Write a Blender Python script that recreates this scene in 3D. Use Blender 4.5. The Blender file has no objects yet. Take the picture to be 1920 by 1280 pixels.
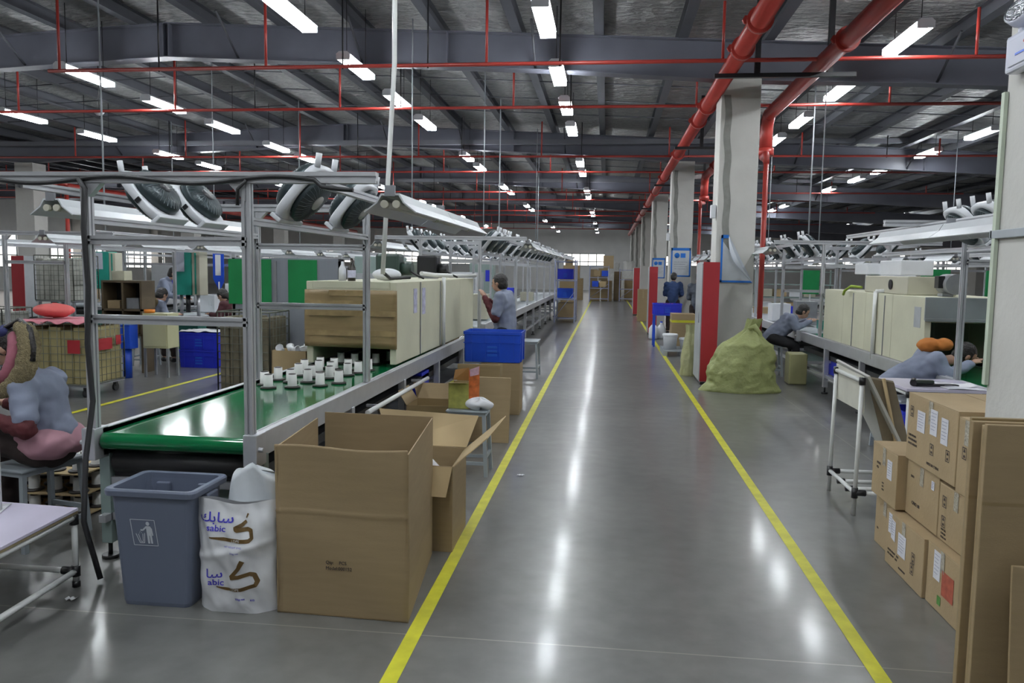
import bpy, bmesh, math, random
from mathutils import Vector, Matrix, noise
random.seed(7)
R = math.radians
sc = bpy.context.scene
COL = sc.collection
# ---------------------------------------------------------------- camera, world, exposure
cd = bpy.data.cameras.new('camera'); cam = bpy.data.objects.new('camera', cd); COL.objects.link(cam)
cam.matrix_world = Matrix(((0.99278402, -0.02585005, 0.11709686, 0), (0.11894432, 0.0882059, -0.98897521, 0),
                           (0.01523642, 0.99576679, 0.09064412, 1.62), (0, 0, 0, 1)))
cd.sensor_width = 36.0; cd.lens = 36.0 * 1480 / 1920; cd.clip_end = 300
sc.camera = cam
w = bpy.data.worlds.new('sky'); sc.world = w; w.use_nodes = True
w.node_tree.nodes['Background'].inputs[0].default_value = (1.0, .95, .90, 1)
w.node_tree.nodes['Background'].inputs[1].default_value = 2.6
sc.view_settings.view_transform = 'Standard'; sc.view_settings.look = 'None'
sc.view_settings.exposure = 0.0; sc.view_settings.gamma = 1; sc.view_settings.use_curve_mapping = False
TUBE_L = 66.0          # radiance of the fluorescent tubes
cy = sc.cycles
cy.use_denoising = True; cy.max_bounces = 7; cy.diffuse_bounces = 3; cy.glossy_bounces = 3
cy.transmission_bounces = 4; cy.transparent_max_bounces = 12; cy.sample_clamp_indirect = 5; cy.caustics_reflective = False; cy.caustics_refractive = False
cy.use_light_tree = True

# ---------------------------------------------------------------- helpers
def tag(o, label=None, cat=None, group=None, kind=None):
    if label: o['label'] = label
    if cat: o['category'] = cat
    if group: o['group'] = group
    if kind: o['kind'] = kind
    return o
def empty(name, loc=(0, 0, 0), rz=0.0, label=None, cat=None, group=None):
    o = bpy.data.objects.new(name, None); COL.objects.link(o); o.location = loc; o.rotation_euler = (0, 0, rz)
    o.empty_display_size = .05
    return tag(o, label, cat, group)
def kids(o): return [c for c in bpy.data.objects if c.parent == o]
def copy_tree(o, parent=None, _map=None):
    if _map is None:
        _map = {}
        for c in bpy.data.objects:
            if c.parent: _map.setdefault(c.parent, []).append(c)
    c = o.copy(); COL.objects.link(c)
    if parent: c.parent = parent
    for ch in _map.get(o, []): copy_tree(ch, c, _map)
    return c
def put(o, loc, rz=0.0, label=None, group=None, rot=None, s=None):
    o.location = loc; o.rotation_euler = rot if rot else (0, 0, rz)
    if s: o.scale = (s, s, s) if not hasattr(s, '__len__') else s
    if label: o['label'] = label
    if group: o['group'] = group
    return o

MATS = {}
def mat(name, col, rough=.6, metal=0.0, var=.08, scale=6.0, bump=0.0, bscale=40.0, emit=0.0, coat=0.0, alpha=1.0, spec=.5, stretch=(1, 1, 1), trans=0.0):
    if name in MATS: return MATS[name]
    m = bpy.data.materials.new(name); m.use_nodes = True; nt = m.node_tree; b = nt.nodes['Principled BSDF']
    b.inputs['Roughness'].default_value = rough; b.inputs['Metallic'].default_value = metal
    b.inputs['Coat Weight'].default_value = coat; b.inputs['Coat Roughness'].default_value = .08
    b.inputs['Specular IOR Level'].default_value = spec; b.inputs['Alpha'].default_value = alpha
    b.inputs['Transmission Weight'].default_value = trans
    tc = nt.nodes.new('ShaderNodeTexCoord'); mp = nt.nodes.new('ShaderNodeMapping'); mp.inputs['Scale'].default_value = stretch
    nt.links.new(tc.outputs['Object'], mp.inputs[0])
    if var > 0:
        n = nt.nodes.new('ShaderNodeTexNoise'); n.inputs['Scale'].default_value = scale; n.inputs['Detail'].default_value = 4
        nt.links.new(mp.outputs[0], n.inputs['Vector'])
        r = nt.nodes.new('ShaderNodeMapRange'); r.inputs['From Min'].default_value = .3; r.inputs['From Max'].default_value = .7
        r.inputs['To Min'].default_value = 1 - var; r.inputs['To Max'].default_value = 1 + var
        mx = nt.nodes.new('ShaderNodeVectorMath'); mx.operation = 'SCALE'; mx.inputs[0].default_value = col[:3]
        nt.links.new(n.outputs[0], r.inputs[0]); nt.links.new(r.outputs[0], mx.inputs['Scale']); nt.links.new(mx.outputs[0], b.inputs['Base Color'])
    else: b.inputs['Base Color'].default_value = (*col[:3], 1)
    if bump > 0:
        n2 = nt.nodes.new('ShaderNodeTexNoise'); n2.inputs['Scale'].default_value = bscale; nt.links.new(mp.outputs[0], n2.inputs['Vector'])
        bp = nt.nodes.new('ShaderNodeBump'); bp.inputs['Strength'].default_value = bump; bp.inputs['Distance'].default_value = .02
        nt.links.new(n2.outputs[0], bp.inputs['Height']); nt.links.new(bp.outputs[0], b.inputs['Normal'])
    if emit > 0:
        b.inputs['Emission Color'].default_value = (*col[:3], 1); b.inputs['Emission Strength'].default_value = emit
    MATS[name] = m
    return m

class MB:
    def __init__(s): s.v = []; s.f = []; s.sm = []
    def quad(s, pts, smooth=False):
        i = len(s.v); s.v += [tuple(p) for p in pts]; s.f.append(tuple(range(i, i + len(pts)))); s.sm.append(smooth); return s
    def box(s, x0, x1, y0, y1, z0, z1, M=None):
        i = len(s.v); P = [Vector((x, y, z)) for z in (z0, z1) for y in (y0, y1) for x in (x0, x1)]
        if M is not None: P = [M @ p for p in P]
        s.v += [tuple(p) for p in P]
        for f in ((0, 2, 3, 1), (4, 5, 7, 6), (0, 1, 5, 4), (2, 6, 7, 3), (0, 4, 6, 2), (1, 3, 7, 5)): s.f.append(tuple(i + k for k in f)); s.sm.append(False)
        return s
    def cbox(s, c, d, M=None): return s.box(c[0]-d[0]/2, c[0]+d[0]/2, c[1]-d[1]/2, c[1]+d[1]/2, c[2]-d[2]/2, c[2]+d[2]/2, M)
    def tube(s, p0, p1, r, n=8, r1=None, cap=True):
        p0 = Vector(p0); p1 = Vector(p1); d = (p1 - p0)
        if d.length < 1e-6: return s
        d.normalize(); a = Vector((0, 0, 1)) if abs(d.z) < .9 else Vector((1, 0, 0)); u = d.cross(a).normalized(); v = d.cross(u)
        r1 = r if r1 is None else r1; i = len(s.v)
        for p, rr in ((p0, r), (p1, r1)):
            for k in range(n):
                t = 2 * math.pi * k / n; s.v.append(tuple(p + (u * math.cos(t) + v * math.sin(t)) * rr))
        for k in range(n):
            k2 = (k + 1) % n; s.f.append((i + k, i + n + k, i + n + k2, i + k2)); s.sm.append(True)
        if cap:
            s.f.append(tuple(i + k for k in range(n))); s.sm.append(False); s.f.append(tuple(i + n + k for k in reversed(range(n)))); s.sm.append(False)
        return s
    def path(s, pts, r, n=8):
        pts = [Vector(p) for p in pts]; i = len(s.v); m = len(pts); u = None
        for j, p in enumerate(pts):
            d = (pts[min(j + 1, m - 1)] - pts[max(j - 1, 0)]).normalized()
            if u is None:
                a = Vector((0, 0, 1)) if abs(d.z) < .9 else Vector((1, 0, 0)); u = d.cross(a).normalized()
            u = (u - d * u.dot(d)).normalized(); v = d.cross(u)
            for k in range(n):
                t = 2 * math.pi * k / n; s.v.append(tuple(p + (u * math.cos(t) + v * math.sin(t)) * r))
        for j in range(m - 1):
            for k in range(n):
                k2 = (k + 1) % n; a = i + j * n; s.f.append((a + k, a + n + k, a + n + k2, a + k2)); s.sm.append(True)
        s.f.append(tuple(i + k for k in range(n))); s.sm.append(False); s.f.append(tuple(i + (m - 1) * n + k for k in reversed(range(n)))); s.sm.append(False)
        return s
    def lathe(s, prof, n=20, c=(0, 0, 0), M=None):
        i = len(s.v)
        for r, z in prof:
            for k in range(n):
                t = 2 * math.pi * k / n; p = Vector((c[0] + r * math.cos(t), c[1] + r * math.sin(t), c[2] + z))
                s.v.append(tuple(M @ p if M is not None else p))
        for j in range(len(prof) - 1):
            for k in range(n):
                k2 = (k + 1) % n; a = i + j * n; s.f.append((a + k, a + k2, a + n + k2, a + n + k)); s.sm.append(True)
        return s
    def prism(s, poly, axis, a0, a1):
        """polygon (2-D) extruded along axis"""
        def P(q, a):
            return {'x': (a, q[0], q[1]), 'y': (q[0], a, q[1]), 'z': (q[0], q[1], a)}[axis]
        i = len(s.v); n = len(poly); s.v += [P(q, a0) for q in poly] + [P(q, a1) for q in poly]
        for k in range(n): s.f.append((i + k, i + (k + 1) % n, i + n + (k + 1) % n, i + n + k)); s.sm.append(False)
        s.f.append(tuple(i + k for k in reversed(range(n)))); s.sm.append(False); s.f.append(tuple(i + n + k for k in range(n))); s.sm.append(False)
        return s
    def grid(s, fn, nu, nv, closed_u=False, smooth=True):
        i = len(s.v)
        for b in range(nv + 1):
            for a in range(nu + (0 if closed_u else 1)): s.v.append(tuple(fn(a / nu, b / nv)))
        W = nu if closed_u else nu + 1
        for b in range(nv):
            for a in range(nu):
                a2 = (a + 1) % W; s.f.append((i + b * W + a, i + b * W + a2, i + (b + 1) * W + a2, i + (b + 1) * W + a)); s.sm.append(smooth)
        return s
    def mesh(s, name):
        me = bpy.data.meshes.new(name); me.from_pydata(s.v, [], s.f)
        me.polygons.foreach_set('use_smooth', s.sm); me.update(); return me
    def build(s, name, m, parent=None, loc=None, rz=0, bevel=0, fix=True, thick=0, rot=None, seg=2):
        me = s.mesh(name)
        if fix:
            bm = bmesh.new(); bm.from_mesh(me); bmesh.ops.recalc_face_normals(bm, faces=bm.faces); bm.to_mesh(me); bm.free()
        if m: me.materials.append(m)
        o = bpy.data.objects.new(name, me); COL.objects.link(o)
        if parent: o.parent = parent
        if loc: o.location = loc
        if rz: o.rotation_euler = (0, 0, rz)
        if rot: o.rotation_euler = rot
        if thick:
            md = o.modifiers.new('solid', 'SOLIDIFY'); md.thickness = thick; md.offset = 0
        if bevel:
            md = o.modifiers.new('bevel', 'BEVEL'); md.width = bevel; md.segments = seg; md.limit_method = 'ANGLE'
        return o
def struct(mb, name, m, **k): return tag(mb.build(name, m, **k), kind='structure')

_dg = None
def lettering(text, size, m, parent=None, M=None, name='lettering', warp=None, align='CENTER', font=None, depth=.0006, bold=0.0, sx=1.0):
    """text as a mesh lying in local XZ plane facing -Y, baseline start/centre at origin"""
    c = bpy.data.curves.new(name, 'FONT'); c.body = text; c.size = size; c.align_x = align; c.align_y = 'CENTER'; c.extrude = depth; c.offset = bold
    c.resolution_u = 3
    o = bpy.data.objects.new(name, c); COL.objects.link(o)
    dg = bpy.context.evaluated_depsgraph_get(); dg.update()
    me = bpy.data.meshes.new_from_object(o.evaluated_get(dg)); bpy.data.objects.remove(o); bpy.data.curves.remove(c)
    for v in me.vertices:
        p = Vector((v.co.x * sx, -v.co.z, v.co.y))
        if M is not None: p = M @ p
        v.co = warp(p) if warp else p
    me.materials.clear(); me.materials.append(m)
    ob = bpy.data.objects.new(name, me); COL.objects.link(ob); me.name = name
    if parent: ob.parent = parent
    return ob

# ---------------------------------------------------------------- materials
steel = mat('galvanised aluminium', (.60, .61, .64), .36, .55, .05, 10)
steel_d = mat('dull grey steel', (.30, .31, .33), .45, .5, .12, 8)
grey_paint = mat('grey painted steel', (.36, .39, .42), .45, 0, .06)
greygreen = mat('grey green painted steel', (.28, .36, .34), .5, 0, .08)
white_p = mat('white enamel', (.78, .80, .84), .35, 0, .03)
white_tube = mat('white coated pipe', (.80, .81, .80), .3, 0, .03)
black_p = mat('black plastic', (.012, .012, .014), .35, 0, 0)
black_r = mat('black rubber', (.02, .02, .022), .5, 0, 0)
dark_steel = mat('dark grey girder paint', (.135, .14, .175), .42, 0, .1, 2)
purlin_m = mat('dark grey purlin steel', (.075, .078, .092), .5, 0, .1, 2)
red_pipe = mat('red fire pipe paint', (.42, .045, .035), .35, 0, .08, 3)
red_paint = mat('dark red enamel', (.36, .022, .03), .4, 0, .04)
yellow = mat('yellow floor paint', (.62, .60, .03), .45, 0, .14, 9)
wall_m = mat('off white plaster', (.80, .80, .79), .8, 0, .05, 1.2, .1, 30)
col_m = mat('cream column plaster', (.60, .59, .56), .75, 0, .05, 2.5, .15, 25)
green_belt = mat('glossy green pvc belt', (.006, .135, .045), .10, 0, .05, 3, 0, 40, spec=.5)
card = mat('brown cardboard', (.335, .245, .135), .75, 0, .05, 5, .08, 60, stretch=(1, 1, 8))
card_l = mat('light cardboard', (.50, .375, .205), .75, 0, .05, 5)
card_d = mat('taped brown cardboard', (.30, .215, .105), .38, 0, .12, 4, stretch=(.6, .6, 6))
cream = mat('cream foam board', (.63, .62, .47), .6, 0, .05, 3, .06, 20)
blue_pl = mat('blue plastic', (.012, .075, .58), .38, 0, .05)
blue_pl2 = mat('deep blue plastic', (.02, .035, .55), .4, 0, .05)
paper = mat('white paper', (.80, .80, .84), .7, 0, .02)
ink = mat('black print', (.05, .04, .04), .7, 0, 0)
teal = mat('teal machine paint', (.015, .26, .20), .4, 0, .05)
bluetape = mat('blue tape', (.01, .16, .60), .5, 0, 0)
# ================================================================= THE HALL
# floor -------------------------------------------------------------
def floor_mat():
    m = bpy.data.materials.new('polished grey concrete'); m.use_nodes = True; nt = m.node_tree; N = nt.nodes; L = nt.links; b = N['Principled BSDF']
    tc = N.new('ShaderNodeTexCoord')
    def noise_(scale, detail=5, st=(1, 1, 1)):
        mp = N.new('ShaderNodeMapping'); mp.inputs['Scale'].default_value = st; L.new(tc.outputs['Object'], mp.inputs[0])
        n = N.new('ShaderNodeTexNoise'); n.inputs['Scale'].default_value = scale; n.inputs['Detail'].default_value = detail; L.new(mp.outputs[0], n.inputs['Vector']); return n
    n1 = noise_(.9, 6); n2 = noise_(7, 5); 
    rp = N.new('ShaderNodeValToRGB'); rp.color_ramp.elements[0].position = .3; rp.color_ramp.elements[1].position = .72
    rp.color_ramp.elements[0].color = (.165, .165, .160, 1); rp.color_ramp.elements[1].color = (.26, .258, .245, 1); L.new(n1.outputs[0], rp.inputs[0])
    mx = N.new('ShaderNodeMix'); mx.data_type = 'RGBA'; mx.blend_type = 'MULTIPLY'; mx.inputs[0].default_value = .5
    L.new(rp.outputs[0], mx.inputs[6]); L.new(n2.outputs[0], mx.inputs[7])
    # saw-cut joints every 6 m across and 6 m along
    sp = N.new('ShaderNodeSeparateXYZ'); L.new(tc.outputs['Object'], sp.inputs[0])
    def joint(out, per, off):
        a = N.new('ShaderNodeMath'); a.operation = 'ADD'; a.inputs[1].default_value = off + per * 100; L.new(out, a.inputs[0])
        p = N.new('ShaderNodeMath'); p.operation = 'PINGPONG'; p.inputs[1].default_value = per / 2; L.new(a.outputs[0], p.inputs[0])
        c = N.new('ShaderNodeMath'); c.operation = 'LESS_THAN'; c.inputs[1].default_value = .004; L.new(p.outputs[0], c.inputs[0]); return c
    j1 = joint(sp.outputs['Y'], 6.0, -3.3); j2 = joint(sp.outputs['X'], 6.0, -2.35)
    mm = N.new('ShaderNodeMath'); mm.operation = 'MAXIMUM'; L.new(j1.outputs[0], mm.inputs[0]); L.new(j2.outputs[0], mm.inputs[1])
    m2 = N.new('ShaderNodeMix'); m2.data_type = 'RGBA'; L.new(mm.outputs[0], m2.inputs[0]); L.new(mx.outputs[2], m2.inputs[6]); m2.inputs[7].default_value = (.30, .285, .25, 1)
    L.new(m2.outputs[2], b.inputs['Base Color'])
    b.inputs['Roughness'].default_value = .31
    b.inputs['Coat Weight'].default_value = .30; b.inputs['Coat Roughness'].default_value = .12
    b.inputs['Specular IOR Level'].default_value = .55
    return m
XL, XR, YB, YF = -35.0, 31.0, -8.0, 66.0
struct(MB().box(XL - .3, XR + .3, YB - .3, YF + .3, -.12, 0), 'floor', floor_mat())
def bz(X):   # underside of girder
    d = abs(((X + 7.3) + 12.1) % 24.2 - 12.1) if X < -7.3 else X + 7.3
    return 5.02 - .048 * (abs(X + 7.3) if X > -16.9 else max(0, 9.6 - abs(X + 16.9)) if X > -35 else 0)
def tz(X): return bz(X) + .55
ZC = .20     # ceiling foil above girder top
# yellow lines
for i, (x, y0, y1, wd) in enumerate([(-.81, 2.2, 44, .068), (1.14, 2.2, 46, .068), (-5.72, 3.0, 40, .08)]):
    s = struct(MB().quad([(x - wd / 2, y0, .002), (x + wd / 2, y0, .002), (x + wd / 2, y1, .002), (x - wd / 2, y1, .002)]), 'floor_marking', yellow, fix=False)
# walls with windows --------------------------------------------------
glass_m = bpy.data.materials.new('clear window glass'); glass_m.use_nodes = True
_nt = glass_m.node_tree; _nt.nodes.clear(); _o = _nt.nodes.new('ShaderNodeOutputMaterial'); _t = _nt.nodes.new('ShaderNodeBsdfTransparent'); _g = _nt.nodes.new('ShaderNodeBsdfGlossy'); _g.inputs[1].default_value = .05
_x = _nt.nodes.new('ShaderNodeMixShader'); _x.inputs[0].default_value = .08; _nt.links.new(_t.outputs[0], _x.inputs[1]); _nt.links.new(_g.outputs[0], _x.inputs[2]); _nt.links.new(_x.outputs[0], _o.inputs[0])
frame_m = mat('dark teal window frame', (.05, .10, .12), .4, 0, 0)
wn = [0]
def wall(name, fixed, a0, a1, axis, wins, h=6.2, th=.25, sgn=1):
    """wall along axis at coordinate fixed, openings wins = (a, b, z0, z1)"""
    mb = MB()
    def bx(p, q, z0, z1):
        if q - p < 1e-4 or z1 - z0 < 1e-4: return
        if axis == 'x': mb.box(p, q, min(fixed, fixed + sgn * th), max(fixed, fixed + sgn * th), z0, z1)
        else: mb.box(min(fixed, fixed + sgn * th), max(fixed, fixed + sgn * th), p, q, z0, z1)
    cur = a0
    for (p, q, z0, z1) in sorted(wins):
        bx(cur, p, 0, h); bx(p, q, 0, z0); bx(p, q, z1, h); cur = q
        wn[0] += 1
        g = MB(); f = MB(); o = fixed + sgn * th / 2; n = max(1, round((q - p) / .75)); t = .03
        def fb(p0, p1, za, zb, d=.05):
            if axis == 'x': f.box(p0, p1, o - d / 2, o + d / 2, za, zb)
            else: f.box(o - d / 2, o + d / 2, p0, p1, za, zb)
        for k in range(n + 1): x = p + (q - p) * k / n; fb(x - t, x + t, z0, z1)
        for z in (z0 + t, z0 + (z1 - z0) * .35, z1 - t): fb(p, q, z - t, z + t, .045)
        if axis == 'x': g.quad([(p, o, z0), (q, o, z0), (q, o, z1), (p, o, z1)])
        else: g.quad([(o, p, z0), (o, q, z0), (o, q, z1), (o, p, z1)])
        wi = struct(f, f'window_{wn[0]}', frame_m); pn = g.build('pane', glass_m, wi, fix=False)
    bx(cur, a1, 0, h)
    return struct(mb, name, wall_m)
wall('wall_back', YF, XL, XR, 'x', [(x, x + 4.2, 2.0, 3.05) for x in (-32, -26, -20, -14)] + [(-3.6, -.2, 2.0, 3.05), (3.2, 7.4, 2.1, 2.95), (9, 14, 2.1, 2.95), (16, 21, 2.1, 2.95), (23, 28, 2.1, 3.4)])
wall('wall_left', XL, YB, YF, 'y', [(y, y + 5.5, 1.3, 3.4) for y in (-6, 1.5, 9, 16.5, 24, 31.5, 39, 46.5, 54)], sgn=-1)
wall('wall_right', XR, YB, YF, 'y', [(y, y + 5.5, 1.3, 3.4) for y in (1.5, 9, 16.5, 24, 31.5, 39, 46.5, 54)])
wall('wall_front', YB, XL, XR, 'x', [], sgn=-1)
# roof: foil insulation ----------------------------------------------
def foil_mat():
    m = bpy.data.materials.new('crinkled silver roof foil'); m.use_nodes = True; nt = m.node_tree; N = nt.nodes; L = nt.links; b = N['Principled BSDF']
    tc = N.new('ShaderNodeTexCoord'); mp = N.new('ShaderNodeMapping'); mp.inputs['Scale'].default_value = (1, 1.9, 1); L.new(tc.outputs['Object'], mp.inputs[0])
    v = N.new('ShaderNodeTexVoronoi'); v.inputs['Scale'].default_value = 3.6; v.feature = 'F1'; L.new(mp.outputs[0], v.inputs['Vector'])
    n = N.new('ShaderNodeTexNoise'); n.inputs['Scale'].default_value = 9; n.inputs['Detail'].default_value = 5; L.new(mp.outputs[0], n.inputs['Vector'])
    ad = N.new('ShaderNodeMath'); ad.operation = 'ADD'; L.new(v.outputs['Distance'], ad.inputs[0]); L.new(n.outputs[0], ad.inputs[1])
    bp = N.new('ShaderNodeBump'); bp.inputs['Strength'].default_value = 1.0; bp.inputs['Distance'].default_value = .10; L.new(ad.outputs[0], bp.inputs['Height']); L.new(bp.outputs[0], b.inputs['Normal'])
    rp = N.new('ShaderNodeValToRGB'); rp.color_ramp.elements[0].color = (.17, .175, .19, 1); rp.color_ramp.elements[1].color = (.52, .52, .50, 1); L.new(n.outputs[0], rp.inputs[0]); L.new(rp.outputs[0], b.inputs['Base Color'])
    b.inputs['Metallic'].default_value = .5; b.inputs['Roughness'].default_value = .42
    return m
foil = foil_mat()
cmb = MB()
xs = [XL, -16.9, -7.3, XR]
xs = [-35.2, -26.5, -16.9, -7.3, 31.2]
for a, b_ in zip(xs, xs[1:]):
    za, zb = tz(a) + ZC, tz(b_) + ZC
    cmb.prism([(a, za), (b_, zb), (b_, zb + .1), (a, za + .1)], 'y', YB - .3, YF + .3)
struct(cmb, 'ceiling', foil)
# purlins along the hall
pm = MB(); t = .006
pm.box(-.003, .003, YB, YF, 0, .2).box(-.075, .075, YB, YF, 0, .008).box(-.075, .075, YB, YF, .192, .2)
pme = pm.mesh('roof_beam'); pme.materials.append(purlin_m)
x = XL + .5
while x < XR:
    o = bpy.data.objects.new('roof_beam', pme); COL.objects.link(o); o.location = (x, 0, tz(x) - .005); o['kind'] = 'structure'; x += 1.27
# girders on the column rows
COLX = [-34.6, -16.9, 1.93, 20.8]
GY = [3.7, 12.7, 21.7, 30.7, 39.7, 48.7, 57.7]
gm = MB()
gx = [XL, -26.5, -16.9, -12, -7.3, -2, 1.93, 10, 20.8, XR]
def gbot(X):
    h = 0
    for c in COLX: h = max(h, .05 * max(0, 1 - abs(X - c) / 2.6))
    return bz(X) - h
gx = sorted(set(gx + [c + d for c in COLX for d in (-2.6, 2.6) if XL < c + d < XR]))
for a, b_ in zip(gx, gx[1:]):
    gm.prism([(a, gbot(a)), (b_, gbot(b_)), (b_, tz(b_)), (a, tz(a))], 'y', -.006, .006)
    gm.prism([(a, gbot(a)), (b_, gbot(b_)), (b_, gbot(b_) + .014), (a, gbot(a) + .014)], 'y', -.125, .125)
    gm.prism([(a, tz(a) - .014), (b_, tz(b_) - .014), (b_, tz(b_)), (a, tz(a))], 'y', -.125, .125)
for X in (-7.35, -7.25, -20, 8, -12, -2.6): gm.box(X - .008, X + .008, -.12, .12, gbot(X), tz(X))
gme = gm.mesh('ceiling_beam'); gme.materials.append(dark_steel)
bm = bmesh.new(); bm.from_mesh(gme); bmesh.ops.recalc_face_normals(bm, faces=bm.faces); bm.to_mesh(gme); bm.free()
for y in GY:
    o = bpy.data.objects.new('ceiling_beam', gme); COL.objects.link(o); o.location = (0, y, 0); o['kind'] = 'structure'
# level tie beams beside the girders
for y in GY[2:]:
    struct(MB().box(XL, XR, y - .55, y - .40, 4.93, 5.05), 'ceiling_beam', mat('grey tie beam', (.16, .165, .19), .45, 0, .05))
# thin dark sag rods between purlins, and fly braces
rod = MB()
for y in [g + d for g in GY for d in (1.6, 3.2, 4.8, 6.4)]:
    rod = MB()
    for a, b_ in zip(xs, xs[1:]): rod.tube((max(a, XL), y, tz(a if a > XL else XL) + .03), (min(b_, XR), y, tz(min(b_, XR)) + .03), .012, 5)
    struct(rod, 'roof_beam', purlin_m)
for y in GY:
    for X in (-9.9, -6.1, -4.0, -1.2, 4.8, 7.6, -14):
        struct(MB().tube((X, y, bz(X) + .05), (X, y - .75, tz(X) + .02), .02, 6), 'ceiling_beam', purlin_m)
# columns ---------------------------------------------------------------
for X in COLX:
    for y in GY:
        yy = 3.39 if (X == 1.93 and y == 3.7) else y
        cx = 1.96 if (X == 1.93 and y == 3.7) else X
        top = gbot(X)
        mb = MB().box(cx - .29, cx + .29, yy - .28, yy + .28, 0, top - .01)
        o = struct(mb, 'column', col_m, bevel=.012)
        if X == 1.93 and y > 4: # darker re-plastered strip beside the corner
            tp = MB().grid(lambda u, v: (cx - .24 + .10 * u + (0.05 * (1 - v) if v < .93 else .05 * (1 - v) + .0) + .012 * math.sin(v * 23 + y), yy - .283, 1.9 + v * (top - 2.15)), 2, 24)
            tp.build('plaster_patch', mat('grey cement patch', (.26, .26, .24), .85, 0, .15, 8), o, fix=False)
# red sprinkler pipes --------------------------------------------------
def sprinkler(y, z, x0, x1, first=0):
    t_ = empty('sprinkler_pipe', (0, y, z), 0, f'thin red sprinkler pipe under the roof crossing above the hall {y:.0f} metres along', 'sprinkler pipe', 'sprinkler pipes')
    MB().tube((x0, 0, 0), (x1, 0, 0), .027, 8).build('pipe', red_pipe, t_)
    x = 4.55 - 3.12 * 9
    while x < x1:
        if x > x0: MB().tube((x, 0, 0), (x, 0, tz(x) - z - .02), .02, 6).build('riser', red_pipe, t_)
        x += 3.12
    for x in (-6.9, -4.2, -1.2, 1.4 if y > 12 else -3, 6, -12, 11):
        MB().tube((x + .5, 0, -.04), (x + .5, 0, tz(x + .5) - z), .012, 5).build('hanger_rod', black_p, t_)
    return t_
ORD = 'first second third fourth fifth sixth seventh eighth ninth tenth eleventh twelfth thirteenth fourteenth fifteenth sixteenth seventeenth eighteenth nineteenth twentieth'.split() + ['twenty-' + q for q in 'first second third fourth fifth sixth'.split()]
for i, (y, z) in enumerate([(8.9, 4.86), (10.85, 4.38), (13.95, 4.43), (19.9, 4.43), (23.0, 4.43), (28.9, 4.43), (32, 4.43), (37.9, 4.43), (41, 4.43), (47, 4.43), (54, 4.43)]):
    s = sprinkler(y, z, -8.1 if i == 1 else (-28 if i else -14), 12 if i else -3.0)
    s['label'] = f'thin red sprinkler pipe with short risers, {ORD[i]} crossing the ceiling from the front'
# the two big red mains beside the columns
def main_pipe(x, y0, y1, lab, elbow=False, flange=[], r=.11, z=4.36):
    t_ = empty('fire_main_pipe', (x, y0, z), 0, lab, 'pipe')
    MB().tube((0, 0, 0), (0, y1 - y0, 0), r, 20).build('pipe', red_pipe, t_)
    for f in flange:
        MB().tube((0, f - y0 - .04, 0), (0, f - y0 + .04, 0), r + .035, 20).build('coupling', red_pipe, t_)
        MB().tube((-(r + .03), f - y0 - .02, .0), (-(r + .03), f - y0 + .02, .0), .05, 6).build('bolt_lug', red_pipe, t_)
    if elbow:
        n = 8; rr = .28
        pts = [(0, y1 - y0 + rr * math.sin(a), -rr + rr * math.cos(a)) for a in [math.pi / 2 * k / n for k in range(n + 1)]] + [(0, y1 - y0 + rr, -.6)]
        MB().path(pts, r, 20).build('elbow', red_pipe, t_)
        MB().tube((0, y1 - y0 + rr, -.55), (0, y1 - y0 + rr, -.68), r + .03, 20).build('coupling', red_pipe, t_)
        MB().tube((-.27, y1 - y0 + rr - 1.55, -1.0), (-.27, y1 - y0 + rr - 1.55, -z + .02), .042, 12).build('drop_pipe', red_pipe, t_)
        MB().path([(0, y1 - y0 + rr, -.62), (0, y1 - y0 + rr, -.75), (-.2, y1 - y0 + rr - .8, -.82), (-.27, y1 - y0 + rr - 1.5, -.86), (-.27, y1 - y0 + rr - 1.55, -1.02)], .05, 10).build('reducer', red_pipe, t_)
    return t_
main_pipe(1.58, 4.5, 60, 'long thick red fire main running down the hall left of the columns', flange=[9.1, 10.2, 13.6, 14.9, 19, 23.6, 28, 33, 38, 43])
main_pipe(2.72, 4.5, 14.3, 'thick red fire main right of the columns that elbows down behind the poster column', True, flange=[9.9])
main_pipe(2.72, 20.2, 23.2, 'short red fire main elbowing down behind the second poster column', True, flange=[21])

for i, y in enumerate([11.0, 17.2, 24.5, 33.5, 42.5]):
    t_ = empty('pipe_hanger', (2.1, y, 4.19), 0, f'black trapeze bracket of angle steel carrying the thick red pipes, {ORD[i]} along the columns', 'pipe bracket', 'pipe hangers')
    MB().box(-.75, 1.05, -.03, .03, 0, .055).build('crossbar', black_p, t_)
    for x in (-.2, .72): MB().box(x - .035, x + .035, -.03, .03, .05, 1.1).build('hanger', black_p, t_)
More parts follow.
